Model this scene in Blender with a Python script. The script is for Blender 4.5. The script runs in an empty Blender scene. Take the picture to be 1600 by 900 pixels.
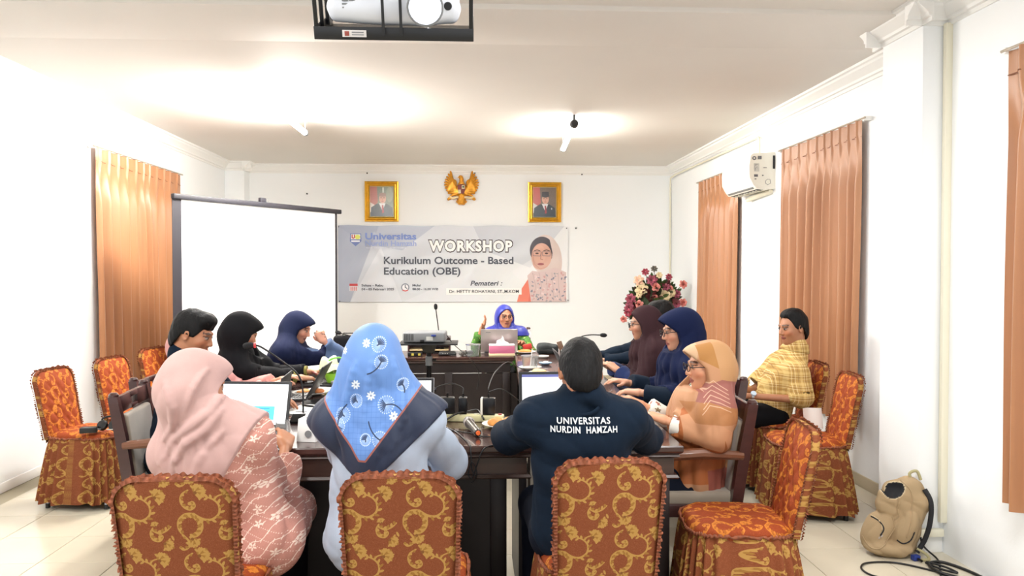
import bpy, bmesh, math, random
import numpy as np
from mathutils import Vector, Matrix
S = bpy.context.scene
COL = S.collection
random.seed(7); rng = np.random.default_rng(7)
PI = math.pi

# ------------------------------------------------------------------ camera
cd = bpy.data.cameras.new('camera'); cam = bpy.data.objects.new('camera', cd); COL.objects.link(cam)
cam.location = (0, 0, 1.52)
cam.rotation_euler = (math.radians(90 - 1.2575), 0, math.radians(-2.932))
cd.sensor_width = 36; cd.lens = 27.675; cd.clip_start = 0.05
S.camera = cam
# ------------------------------------------------------------------ world, lights, exposure
w = bpy.data.worlds.new('world'); S.world = w; w.use_nodes = True
w.node_tree.nodes['Background'].inputs[0].default_value = (.94, 0.97, 1.0, 1)
w.node_tree.nodes['Background'].inputs[1].default_value = 1.0
S.view_settings.view_transform = 'Standard'; S.view_settings.look = 'None'
S.view_settings.gamma = 1; S.view_settings.use_curve_mapping = False
S.view_settings.exposure = 0.50
S.cycles.use_denoising = True
S.cycles.max_bounces = 8; S.cycles.diffuse_bounces = 5; S.cycles.sample_clamp_indirect = 8
def area_light(name, loc, sx, sy, power, color=(1, .995, .985), rot=(0, 0, 0)):
    l = bpy.data.lights.new(name, 'AREA'); l.shape = 'RECTANGLE'; l.size = sx; l.size_y = sy
    l.energy = power; l.color = color
    o = bpy.data.objects.new(name, l); COL.objects.link(o); o.location = loc; o.rotation_euler = rot
    return o
# added area lights without fixtures, brightening the near and middle room from above
area_light('ceiling_area_light', (1.2, 1.7, 2.85), .3, 1.2, 55)
area_light('ceiling_area_light', (-1.7, 1.7, 2.85), .3, 1.2, 55)
area_light('ceiling_area_light', (1.0, 4.9, 2.80), .3, 1.2, 26)
area_light('ceiling_area_light', (-1.5, 4.9, 2.80), .3, 1.2, 26)

# ------------------------------------------------------------------ materials
def lin(c):
    r = []
    for v in c[:3]:
        v = v / 255.0
        r.append(v / 12.92 if v <= .04045 else ((v + .055) / 1.055) ** 2.4)
    return (r[0], r[1], r[2], 1)
MATS = {}
def mat(name, rgb, rough=.6, metal=0, bump=0, bscale=200, var=0, vscale=8, sheen=0, coat=0, stretch=None, spec=.5):
    if name in MATS: return MATS[name]
    m = bpy.data.materials.new(name); m.use_nodes = True; nt = m.node_tree
    b = nt.nodes['Principled BSDF']; c = lin(rgb)
    b.inputs['Base Color'].default_value = c; b.inputs['Roughness'].default_value = rough
    b.inputs['Metallic'].default_value = metal; b.inputs['Sheen Weight'].default_value = sheen
    b.inputs['Coat Weight'].default_value = coat; b.inputs['Specular IOR Level'].default_value = spec
    tc = nt.nodes.new('ShaderNodeTexCoord'); mp = nt.nodes.new('ShaderNodeMapping')
    nt.links.new(tc.outputs['Object'], mp.inputs[0])
    if stretch: mp.inputs['Scale'].default_value = stretch
    if var:
        n = nt.nodes.new('ShaderNodeTexNoise'); n.inputs['Scale'].default_value = vscale; n.inputs['Detail'].default_value = 4
        nt.links.new(mp.outputs[0], n.inputs['Vector'])
        r = nt.nodes.new('ShaderNodeValToRGB')
        r.color_ramp.elements[0].position = .3; r.color_ramp.elements[1].position = .7
        r.color_ramp.elements[0].color = tuple(max(0, v * (1 - var)) for v in c[:3]) + (1,)
        r.color_ramp.elements[1].color = tuple(min(1, v * (1 + var)) for v in c[:3]) + (1,)
        nt.links.new(n.outputs[0], r.inputs[0]); nt.links.new(r.outputs[0], b.inputs['Base Color'])
    if bump:
        n2 = nt.nodes.new('ShaderNodeTexNoise'); n2.inputs['Scale'].default_value = bscale; n2.inputs['Detail'].default_value = 3
        nt.links.new(mp.outputs[0], n2.inputs['Vector'])
        bp = nt.nodes.new('ShaderNodeBump'); bp.inputs['Strength'].default_value = bump; bp.inputs['Distance'].default_value = .004
        nt.links.new(n2.outputs[0], bp.inputs['Height']); nt.links.new(bp.outputs[0], b.inputs['Normal'])
    MATS[name] = m
    return m
def emis(name, rgb, strength):
    if name in MATS: return MATS[name]
    m = bpy.data.materials.new(name); m.use_nodes = True; b = m.node_tree.nodes['Principled BSDF']
    b.inputs['Base Color'].default_value = (0.02, .02, .02, 1); b.inputs['Emission Color'].default_value = lin(rgb)
    b.inputs['Emission Strength'].default_value = strength; b.inputs['Roughness'].default_value = .3
    MATS[name] = m; return m
def image(name, arr):
    h, w_ = arr.shape[:2]
    im = bpy.data.images.new(name, w_, h)
    px = np.ones((h, w_, 4), np.float32); px[..., :3] = np.clip(arr[::-1], 0, 1)
    im.pixels.foreach_set(px.ravel()); im.update(); im.pack()
    return im
def imat(name, arr, rough=.7, coord='UV', scale=(1, 1, 1), loc=(0, 0, 0), rot=(0, 0, 0), bump=0, bscale=300, emit=0, sheen=0, spec=.5, ext='REPEAT'):
    m = bpy.data.materials.new(name); m.use_nodes = True; nt = m.node_tree; b = nt.nodes['Principled BSDF']
    tc = nt.nodes.new('ShaderNodeTexCoord'); mp = nt.nodes.new('ShaderNodeMapping')
    mp.inputs['Scale'].default_value = scale; mp.inputs['Location'].default_value = loc; mp.inputs['Rotation'].default_value = rot
    t = nt.nodes.new('ShaderNodeTexImage'); t.image = image(name, arr); t.extension = ext
    nt.links.new(tc.outputs[coord], mp.inputs[0]); nt.links.new(mp.outputs[0], t.inputs[0])
    b.inputs['Roughness'].default_value = rough; b.inputs['Sheen Weight'].default_value = sheen
    b.inputs['Specular IOR Level'].default_value = spec
    if emit:
        b.inputs['Base Color'].default_value = (.02, .02, .02, 1)
        nt.links.new(t.outputs[0], b.inputs['Emission Color']); b.inputs['Emission Strength'].default_value = emit
    else:
        nt.links.new(t.outputs[0], b.inputs['Base Color'])
    if bump:
        n2 = nt.nodes.new('ShaderNodeTexNoise'); n2.inputs['Scale'].default_value = bscale
        nt.links.new(tc.outputs['Object'], n2.inputs['Vector'])
        bp = nt.nodes.new('ShaderNodeBump'); bp.inputs['Strength'].default_value = bump; bp.inputs['Distance'].default_value = .004
        nt.links.new(n2.outputs[0], bp.inputs['Height']); nt.links.new(bp.outputs[0], b.inputs['Normal'])
    MATS[name] = m; return m

# ------------------------------------------------------------------ raster prints (flat print on cloth, paper, screens)
class Ras:
    def __init__(s, w, h, bg):
        s.w, s.h = w, h; s.a = np.ones((h, w, 3), np.float32) * (np.array(bg, np.float32) / 255)
        s.Y, s.X = np.mgrid[0:h, 0:w].astype(np.float32)
    def fill(s, mask, c, op=1):
        m = (np.clip(mask, 0, 1) * op)[..., None]; s.a = s.a * (1 - m) + m * np.array(c, np.float32) / 255
    def ell(s, cx, cy, rx, ry, c, rot=0, op=1, wrap=False):
        for ox in ((-s.w, 0, s.w) if wrap else (0,)):
            for oy in ((-s.h, 0, s.h) if wrap else (0,)):
                if cx + ox + rx + ry < 0 or cx + ox - rx - ry > s.w or cy + oy + rx + ry < 0 or cy + oy - rx - ry > s.h: continue
                x = s.X - cx - ox; y = s.Y - cy - oy; c_, s_ = math.cos(rot), math.sin(rot)
                u = (x * c_ + y * s_) / rx; v = (-x * s_ + y * c_) / ry
                d = (1 - np.sqrt(u * u + v * v)) * min(rx, ry)
                s.fill(d + .5, c, op)
    def rect(s, x0, y0, x1, y1, c, op=1):
        s.a[max(0, int(y0)):int(y1), max(0, int(x0)):int(x1)] = s.a[max(0, int(y0)):int(y1), max(0, int(x0)):int(x1)] * (1 - op) + op * np.array(c, np.float32) / 255
    def line(s, pts, wd, c, op=1, wrap=False):
        wd = wd if hasattr(wd, '__len__') else [wd] * len(pts)
        for ox in ((-s.w, 0, s.w) if wrap else (0,)):
            for oy in ((-s.h, 0, s.h) if wrap else (0,)):
                D = None
                xs = [p[0] + ox for p in pts]; ys = [p[1] + oy for p in pts]; mw = max(wd) + 2
                x0, x1, y0, y1 = int(max(0, min(xs) - mw)), int(min(s.w, max(xs) + mw)), int(max(0, min(ys) - mw)), int(min(s.h, max(ys) + mw))
                if x1 <= x0 or y1 <= y0: continue
                X = s.X[y0:y1, x0:x1]; Y = s.Y[y0:y1, x0:x1]; D = np.full(X.shape, 1e9, np.float32)
                for i in range(len(pts) - 1):
                    ax, ay, bx, by = xs[i], ys[i], xs[i + 1], ys[i + 1]; L = (bx - ax) ** 2 + (by - ay) ** 2 + 1e-6
                    t = np.clip(((X - ax) * (bx - ax) + (Y - ay) * (by - ay)) / L, 0, 1)
                    D = np.minimum(D, np.hypot(X - ax - t * (bx - ax), Y - ay - t * (by - ay)) - (wd[i] + t * (wd[i + 1] - wd[i])))
                m = (np.clip(.5 - D, 0, 1) * op)[..., None]
                s.a[y0:y1, x0:x1] = s.a[y0:y1, x0:x1] * (1 - m) + m * np.array(c, np.float32) / 255
    def poly(s, pts, c, op=1):
        ins = np.zeros(s.X.shape, bool); n = len(pts)
        for i in range(n):
            (x0, y0), (x1, y1) = pts[i], pts[(i + 1) % n]
            if y0 == y1: continue
            cnd = ((y0 > s.Y) != (y1 > s.Y)) & (s.X < (x1 - x0) * (s.Y - y0) / (y1 - y0) + x0); ins ^= cnd
        s.fill(ins.astype(np.float32), c, op)
    def noise(s, amt, k=1):
        n = rng.random((s.h // k + 1, s.w // k + 1)).astype(np.float32) - .5
        n = np.kron(n, np.ones((k, k), np.float32))[:s.h, :s.w]; s.a = s.a + n[..., None] * amt

# ------------------------------------------------------------------ objects and hierarchy
def thing(name, label, cat, loc=(0, 0, 0), rz=0, group=None):
    o = bpy.data.objects.new(name, None); COL.objects.link(o); o.location = loc; o.rotation_euler = (0, 0, rz)
    o.empty_display_size = .1; o['label'] = label; o['category'] = cat
    if group: o['group'] = group
    return o
def tag(o, label, cat, group=None):
    o['label'] = label; o['category'] = cat
    if group: o['group'] = group
    return o
def struct(o): o['kind'] = 'structure'; return o
def dup(root, loc, rz, label, group=None):
    r = root.copy(); COL.objects.link(r); r.location = loc; r.rotation_euler = (0, 0, rz); r['label'] = label
    if group: r['group'] = group
    for ch in list(root.children):
        c = ch.copy(); COL.objects.link(c); c.parent = r
        for g in list(ch.children):
            d = g.copy(); COL.objects.link(d); d.parent = c
    return r
def mesh_obj(name, verts, faces, m, parent=None, smooth=True, loc=None, uv=None, angle=35, col=None):
    me = bpy.data.meshes.new(name)
    if isinstance(verts, np.ndarray) and isinstance(faces, np.ndarray):
        nv, nf = len(verts), len(faces); k = faces.shape[1]
        me.vertices.add(nv); me.vertices.foreach_set('co', verts.astype(np.float32).ravel())
        me.loops.add(nf * k); me.loops.foreach_set('vertex_index', faces.astype(np.int32).ravel())
        me.polygons.add(nf); me.polygons.foreach_set('loop_start', np.arange(0, nf * k, k, dtype=np.int32))
        me.update(calc_edges=True)
    else:
        me.from_pydata([tuple(v) for v in verts], [], faces)
    if uv is not None:
        ul = me.uv_layers.new(name='UVMap'); li = np.empty(len(me.loops), np.int32); me.loops.foreach_get('vertex_index', li)
        ul.data.foreach_set('uv', np.asarray(uv, np.float32)[li].ravel())
    if col is not None:
        ca = me.color_attributes.new('Col', 'FLOAT_COLOR', 'POINT')
        cc = np.ones((len(me.vertices), 4), np.float32); cc[:, :3] = col; ca.data.foreach_set('color', cc.ravel())
    me.materials.append(m)
    if smooth:
        me.shade_smooth()
        if angle < 180 and len(me.polygons) < 60000: me.set_sharp_from_angle(angle=math.radians(angle))
    o = bpy.data.objects.new(name, me); COL.objects.link(o)
    if parent: o.parent = parent
    if loc is not None: o.location = loc
    return o
class MB:
    def __init__(s): s.v = []; s.f = []; s.uv = []
    def add(s, v, f, uv=None):
        n = len(s.v); s.v += [tuple(p) for p in v]; s.f += [tuple(i + n for i in q) for q in f]
        s.uv += ([tuple(q) for q in uv] if uv is not None else [(0, 0)] * len(v)); return s
    def box(s, c, size, R=None, bev=0, seg=2, taper=None):
        bm = bmesh.new(); bmesh.ops.create_cube(bm, size=1)
        for v in bm.verts: v.co = Vector((v.co.x * size[0], v.co.y * size[1], v.co.z * size[2]))
        if taper:
            for v in bm.verts:
                if v.co.z > 0: v.co.x *= taper[0]; v.co.y *= taper[1]
        if bev: bmesh.ops.bevel(bm, geom=list(bm.edges), offset=bev, segments=seg, profile=.5, affect='EDGES')
        if R is not None: bmesh.ops.transform(bm, matrix=R.to_4x4(), verts=bm.verts)
        bm.verts.index_update(); c = Vector(c)
        s.add([v.co + c for v in bm.verts], [[v.index for v in f.verts] for f in bm.faces]); bm.free(); return s
    def tube(s, path, r, seg=8, closed=False, caps=True):
        P = [Vector(p) for p in path]; n = len(P); rr = r if hasattr(r, '__len__') else [r] * n
        up = None; V = []; F = []
        for i, p in enumerate(P):
            if closed: t = P[(i + 1) % n] - P[i - 1]
            else: t = P[min(i + 1, n - 1)] - P[max(i - 1, 0)]
            t.normalize()
            if up is None: up = Vector((0, 0, 1)) if abs(t.z) < .9 else Vector((1, 0, 0))
            a = (up - t * up.dot(t)); 
            if a.length < 1e-4: a = t.orthogonal()
            a.normalize(); up = a; b = t.cross(a)
            for k in range(seg):
                an = 2 * PI * k / seg; V.append(p + (a * math.cos(an) + b * math.sin(an)) * rr[i])
        m_ = n if closed else n - 1
        for i in range(m_):
            j = (i + 1) % n
            for k in range(seg): F.append((i * seg + k, i * seg + (k + 1) % seg, j * seg + (k + 1) % seg, j * seg + k))
        if caps and not closed:
            F.append(tuple(range(seg))[::-1]); F.append(tuple((n - 1) * seg + k for k in range(seg)))
        return s.add(V, F)
    def cyl(s, a, b, r, seg=16, r2=None): return s.tube([a, b], [r, r if r2 is None else r2], seg)
    def lathe(s, prof, c=(0, 0, 0), seg=24, R=None):
        V = []; F = []; n = len(prof)
        for i, (r, z) in enumerate(prof):
            for k in range(seg):
                an = 2 * PI * k / seg; p = Vector((r * math.cos(an), r * math.sin(an), z))
                if R is not None: p = R @ p
                V.append(p + Vector(c))
        for i in range(n - 1):
            for k in range(seg): F.append((i * seg + k, i * seg + (k + 1) % seg, (i + 1) * seg + (k + 1) % seg, (i + 1) * seg + k))
        if prof[0][0] > 1e-6 and prof[-1][0] > 1e-6:
            for k in range(seg): F.append(((n - 1) * seg + k, (n - 1) * seg + (k + 1) % seg, (k + 1) % seg, k))
            return s.add(V, F)
        if prof[0][0] > 1e-6: F.append(tuple(range(seg))[::-1])
        if prof[-1][0] > 1e-6: F.append(tuple((n - 1) * seg + k for k in range(seg)))
        return s.add(V, F)
    def loft(s, rings, closed=True, caps=True, uv=None):
        V = [p for r in rings for p in r]; n = len(rings); k = len(rings[0]); F = []
        for i in range(n - 1):
            for j in range(k if closed else k - 1):
                F.append((i * k + j, i * k + (j + 1) % k, (i + 1) * k + (j + 1) % k, (i + 1) * k + j))
        if caps and closed: F.append(tuple(range(k))[::-1]); F.append(tuple((n - 1) * k + j for j in range(k)))
        return s.add(V, F, uv)
    def grid(s, fn, nu, nv, uvs=(1, 1)):
        V = []; U = []; F = []
        for j in range(nv + 1):
            for i in range(nu + 1):
                V.append(fn(i / nu, j / nv)); U.append((i / nu * uvs[0], j / nv * uvs[1]))
        for j in range(nv):
            for i in range(nu): a = j * (nu + 1) + i; F.append((a, a + 1, a + nu + 2, a + nu + 1))
        return s.add(V, F, U)
    def prism(s, pts, z0, z1):
        n = len(pts); V = [(x, y, z0) for x, y in pts] + [(x, y, z1) for x, y in pts]
        F = [tuple(range(n))[::-1], tuple(range(n, 2 * n))] + [(i, (i + 1) % n, n + (i + 1) % n, n + i) for i in range(n)]
        return s.add(V, F)
    def build(s, name, m, parent=None, smooth=True, angle=35, uv=False, loc=None):
        return mesh_obj(name, s.v, s.f, m, parent, smooth, loc, np.array(s.uv) if uv else None, angle)
def rot(ax, deg): return Matrix.Rotation(math.radians(deg), 3, ax)
def text_mesh(txt, size, bold=0, ext=.0006, align='LEFT', shear=0, spacing=1):
    cu = bpy.data.curves.new('t', 'FONT'); cu.body = txt; cu.size = size; cu.offset = bold; cu.extrude = ext
    cu.align_x = align; cu.shear = shear; cu.space_character = spacing; cu.resolution_u = 3
    o = bpy.data.objects.new('t', cu); COL.objects.link(o); bpy.context.view_layer.update()
    me = bpy.data.meshes.new_from_object(o); bpy.data.objects.remove(o); bpy.data.curves.remove(cu)
    V = [tuple(v.co) for v in me.vertices]; F = [tuple(p.vertices) for p in me.polygons]; bpy.data.meshes.remove(me)
    return V, F
def text_on(name, txt, width, h_at, m, parent, size=.1, place=None, **kw):
    """text scaled to a width; place(x, z, depth)->point"""
    V, F = text_mesh(txt, size, **kw); xs = [v[0] for v in V]; x0, x1 = min(xs), max(xs)
    k = width / (x1 - x0) if width else 1
    kz = h_at if h_at else k
    V = [place((v[0] - x0) * k, v[1] * kz, v[2]) for v in V]
    return mesh_obj(name, V, F, m, parent, smooth=False)

# ------------------------------------------------------------------ signed distance modelling with surface nets
def smin(a, b, k):
    if k <= 0: return np.minimum(a, b)
    h = np.clip(.5 + .5 * (b - a) / k, 0, 1); return b * (1 - h) + a * h - k * h * (1 - h)
class Fld:
    def __init__(s, lo, hi, h):
        s.lo = np.array(lo, float); s.h = h; s.n = (np.ceil((np.array(hi) - s.lo) / h).astype(int) + 1)
        s.F = np.full(s.n, 1.0, np.float32)
        s.ax = [(s.lo[i] + h * np.arange(s.n[i])).astype(np.float32) for i in range(3)]
    def sl(s, lo, hi):
        a = np.clip(np.floor((np.array(lo) - s.lo) / s.h).astype(int), 0, s.n); b = np.clip(np.ceil((np.array(hi) - s.lo) / s.h).astype(int) + 1, 0, s.n)
        sl = tuple(slice(a[i], b[i]) for i in range(3))
        return sl, s.ax[0][sl[0]][:, None, None], s.ax[1][sl[1]][None, :, None], s.ax[2][sl[2]][None, None, :]
    def _op(s, fn, lo, hi, k, mode):
        mg = max(k, .0) + 3 * s.h + .004
        sl, x, y, z = s.sl(np.array(lo) - mg, np.array(hi) + mg)
        if 0 in s.F[sl].shape: return
        d = fn(x, y, z).astype(np.float32)
        if mode > 0: s.F[sl] = smin(s.F[sl], d, k)
        else: s.F[sl] = -smin(-s.F[sl], d, k)
    def cap(s, a, b, ra, rb=None, k=.02, mode=1):
        rb = ra if rb is None else rb; a = np.array(a, float); b = np.array(b, float); ab = b - a; L = float(ab @ ab) + 1e-9
        def fn(x, y, z):
            px, py, pz = x - a[0], y - a[1], z - a[2]; t = np.clip((px * ab[0] + py * ab[1] + pz * ab[2]) / L, 0, 1)
            return np.sqrt((px - t * ab[0]) ** 2 + (py - t * ab[1]) ** 2 + (pz - t * ab[2]) ** 2) - (ra + t * (rb - ra))
        r = max(ra, rb); s._op(fn, np.minimum(a, b) - r, np.maximum(a, b) + r, k, mode)
    def ell(s, c, r, R=None, k=.02, mode=1):
        c = np.array(c, float); R = np.eye(3) if R is None else np.array(R)
        def fn(x, y, z):
            px, py, pz = x - c[0], y - c[1], z - c[2]
            q = [R[0, i] * px + R[1, i] * py + R[2, i] * pz for i in range(3)]
            k0 = np.sqrt(sum((q[i] / r[i]) ** 2 for i in range(3))); k1 = np.sqrt(sum((q[i] / r[i] ** 2) ** 2 for i in range(3)))
            return k0 * (k0 - 1) / np.maximum(k1, 1e-6)
        e = np.sqrt(sum((R[:, i] * r[i]) ** 2 for i in range(3))); s._op(fn, c - e, c + e, k, mode)
    def box(s, c, b, rd=.01, R=None, k=.01, mode=1):
        c = np.array(c, float); R = np.eye(3) if R is None else np.array(R)
        def fn(x, y, z):
            px, py, pz = x - c[0], y - c[1], z - c[2]
            q = [np.abs(R[0, i] * px + R[1, i] * py + R[2, i] * pz) - (b[i] - rd) for i in range(3)]
            return np.sqrt(sum(np.maximum(v, 0) ** 2 for v in q)) + np.minimum(np.maximum(q[0], np.maximum(q[1], q[2])), 0) - rd
        e = np.sqrt(sum((R[:, i] * b[i]) ** 2 for i in range(3))) + rd; s._op(fn, c - e, c + e, k, mode)
    def keep(s, fn, k=.004):      # keep where fn(x,y,z) < 0
        x = s.ax[0][:, None, None]; y = s.ax[1][None, :, None]; z = s.ax[2][None, None, :]
        s.F = -smin(-s.F, -fn(x, y, z).astype(np.float32) + np.zeros_like(s.F), k)
    def disp(s, fn):
        x = s.ax[0][:, None, None]; y = s.ax[1][None, :, None]; z = s.ax[2][None, None, :]
        s.F = s.F + (fn(x, y, z)).astype(np.float32)
    def mesh(s):
        F = s.F; F[0], F[-1] = 1, 1; F[:, 0], F[:, -1] = 1, 1; F[:, :, 0], F[:, :, -1] = 1, 1
        G = F < 0
        cnt = np.zeros(tuple(s.n - 1), np.uint8)
        offs = [(i, j, k) for i in (0, 1) for j in (0, 1) for k in (0, 1)]
        sh = lambda A, o: A[o[0]:A.shape[0] - 1 + o[0], o[1]:A.shape[1] - 1 + o[1], o[2]:A.shape[2] - 1 + o[2]]
        for o in offs: cnt += sh(G, o)
        act = (cnt > 0) & (cnt < 8); idx = np.argwhere(act); ids = np.full(act.shape, -1, np.int32); ids[act] = np.arange(len(idx))
        V8 = {o: F[idx[:, 0] + o[0], idx[:, 1] + o[1], idx[:, 2] + o[2]] for o in offs}
        acc = np.zeros((len(idx), 3)); num = np.zeros(len(idx))
        for o in offs:
            for d in range(3):
                if o[d] == 1: continue
                o2 = list(o); o2[d] = 1; o2 = tuple(o2); a, b = V8[o], V8[o2]; m = (a < 0) != (b < 0)
                t = np.where(m, a / np.where(m, a - b, 1), 0); p = np.zeros((len(idx), 3)); p[:] = o; p[:, d] += t
                acc[m] += p[m]; num[m] += 1
        V = s.lo + s.h * (idx + acc / num[:, None])
        Q = []
        for d in range(3):
            a, b = [i for i in range(3) if i != d]
            A = np.take(G, range(0, s.n[d] - 1), axis=d); B = np.take(G, range(1, s.n[d]), axis=d)
            e = np.argwhere(A != B); inside = A[tuple(e.T)]
            ok = (e[:, a] > 0) & (e[:, b] > 0) & (e[:, a] < s.n[a] - 1) & (e[:, b] < s.n[b] - 1); e = e[ok]; inside = inside[ok]
            def cid(da, db):
                c = e.copy(); c[:, a] -= da; c[:, b] -= db; return ids[c[:, 0], c[:, 1], c[:, 2]]
            q = np.stack([cid(0, 0), cid(1, 0), cid(1, 1), cid(0, 1)], 1)
            flip = inside if d != 1 else ~inside
            q[~flip] = q[~flip][:, ::-1]; Q.append(q)
        return V, np.concatenate(Q)
    def drop(s, x, z, side=-1):      # y of the first surface met walking along +y (side -1) at x, z
        i = int(round((x - s.lo[0]) / s.h)); k = int(round((z - s.lo[2]) / s.h)); c = s.F[min(max(i, 0), s.n[0] - 1), :, min(max(k, 0), s.n[2] - 1)]
        w_ = np.where(c < 0)[0]
        if not len(w_): return None
        j = w_[0]
        t = c[j - 1] / (c[j - 1] - c[j]) if j else 0
        return s.lo[1] + s.h * (j - 1 + t)

# ================================================================== SETTING
XL, XR, XN, YB, ZC, YF = -3.21, 2.74, 2.54, 10.7, 2.94, -1.6
M_wall = mat('wall_paint', (243, 246, 248), .65, bump=.12, bscale=60)
M_ceil = mat('ceiling_paint', (226, 222, 216), .75, var=.03, vscale=.7)
M_trim = mat('white_trim', (240, 240, 238), .5)
M_cream = mat('cream_plastic', (232, 228, 208), .45)
M_tan = mat('tan_baseboard', (188, 176, 150), .5)
M_grout = mat('grout', (150, 142, 122), .8)
M_tile = mat('floor_tile', (208, 200, 180), .16, var=.05, vscale=3)
def sbox(name, x0, x1, y0, y1, z0, z1, m, bev=0, kind=True):
    o = MB().box(((x0 + x1) / 2, (y0 + y1) / 2, (z0 + z1) / 2), (x1 - x0, y1 - y0, z1 - z0), bev=bev).build(name, m, smooth=bev > 0)
    if kind: struct(o)
    return o
floor = sbox('floor', XL - .1, XR + .1, YF, YB + .1, -.10, -.0035, M_grout)
TX, TY = .402, .41
tm = MB().box((0, 0, -.004), (TX - .004, TY - .004, .008), bev=.0012, seg=1).build('tile', M_tile, floor)
tme = tm.data; first = True; rest = MB()
for i in range(-8, 8):
    for j in range(-6, 18):
        x = -2.255 + .402 / 2 + (i + 6) * TX - .402 * 0; y = 4.18 + TY / 2 + j * TY
        if x < XL - .2 or x > XR + .2: continue
        near = (x < -.9 or x > .8) and 3.4 < y < 8.0
        if near:
            if first: o = tm; first = False
            else: o = bpy.data.objects.new('tile', tme); COL.objects.link(o); o.parent = floor
            o.location = (x, y, 0)
        else: rest.box((x, y, -.004), (TX - .004, TY - .004, .008))
ro = rest.build('tile', M_tile, floor, smooth=False); ro['kind'] = 'stuff'
sbox('ceiling', XL - .1, XR + .1, YF, YB + .1, ZC, ZC + .1, M_ceil)
sbox('wall_left', XL - .1, XL, YF, YB, 0, ZC, M_wall)
sbox('wall_back', XL - .1, XR + .1, YB, YB + .1, 0, ZC, M_wall)
wr = sbox('wall_right', XR, XR + .1, 4.3, YB, 0, ZC, M_wall)
sbox('wall_right', XN, XN + .3, YF, 4.11, 0, ZC, M_wall)
sbox('trim_1', 2.40, 2.74, 4.10, 4.51, 0, ZC, M_wall, bev=.004)          # pillar on the right wall
sbox('trim_2', XL, -2.96, 10.45, YB, 0, ZC, M_wall, bev=.004)            # pillar in the back left corner
sbox('trim_3', XL, 2.5, 4.22, 4.88, ZC - .028, ZC + .01, M_ceil, bev=.004)  # shallow ceiling beam
PROF = [(0, 0), (.105, 0), (.105, -.018), (.085, -.022), (.078, -.035), (.05, -.055), (.030, -.075), (.028, -.092), (.012, -.096), (.012, -.118), (0, -.118)]
def crown(name, p0, p1, nrm, z=ZC, k=1.0):
    mb = MB(); n = Vector(nrm); d = (Vector(p1) - Vector(p0)).normalized()
    rings = [[Vector((p[0], p[1], z)) + n * a * k + Vector((0, 0, b * k)) for a, b in PROF] for p in (p0, p1)]
    mb.loft(rings); return struct(mb.build(name, M_trim, angle=25))
crown('trim_4', (XL, YF, 0), (XL, YB, 0), (1, 0, 0))
crown('trim_5', (XL, YB, 0), (XR, YB, 0), (0, -1, 0))
crown('trim_6', (XR, 4.5, 0), (XR, YB, 0), (-1, 0, 0))
crown('trim_7', (XN, YF, 0), (XN, 4.1, 0), (-1, 0, 0))
crown('trim_8', (2.40, 4.0, 0), (2.40, 4.61, 0), (-1, 0, 0), ZC - .0)
crown('trim_9', (2.30, 4.10, 0), (2.54, 4.10, 0), (0, -1, 0))
crown('trim_10', (2.30, 4.51, 0), (2.74, 4.51, 0), (0, 1, 0))
crown('trim_11', (-2.96, 10.35, 0), (-2.96, YB, 0), (1, 0, 0)); crown('trim_12', (XL, 10.45, 0), (-2.86, 10.45, 0), (0, -1, 0))
sbox('baseboard_right', XR - .012, XR, 4.51, YB, 0, .085, M_tan, bev=.003)
sbox('baseboard_back', XL, XR, YB - .012, YB, 0, .085, M_tan, bev=.003)
sbox('baseboard_left', XL, XL + .006, YF, YB, 0, .07, M_trim, bev=.002)
sbox('baseboard_pillar', 2.392, 2.535, 4.092, 4.5, 0, .095, M_trim, bev=.003)
# cable ducts
d = thing('cable_duct', 'cream plastic cable duct running up beside the right pillar', 'cable duct', (2.53, 4.08, 0))
MB().box((-.008, -.006, 1.5), (.038, .028, 2.66), bev=.003).build('duct', M_cream, d)
MB().box((-.075, -.006, .115), (.14, .028, .04), bev=.003).build('duct', M_cream, d)
d = MB().tube([(2.715, 10.67, .3), (2.715, 10.67, 2.70), (2.70, 10.60, 2.78), (2.69, 10.3, 2.79), (2.715, 8.7, 2.79), (2.715, 7.36, 2.785), (2.715, 7.33, 2.76), (2.715, 7.33, 2.60)], .011, 6).build('cable_duct', M_cream)
tag(d, 'thin cream conduit from the back right corner up and along to the air conditioner', 'cable duct')

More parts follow.
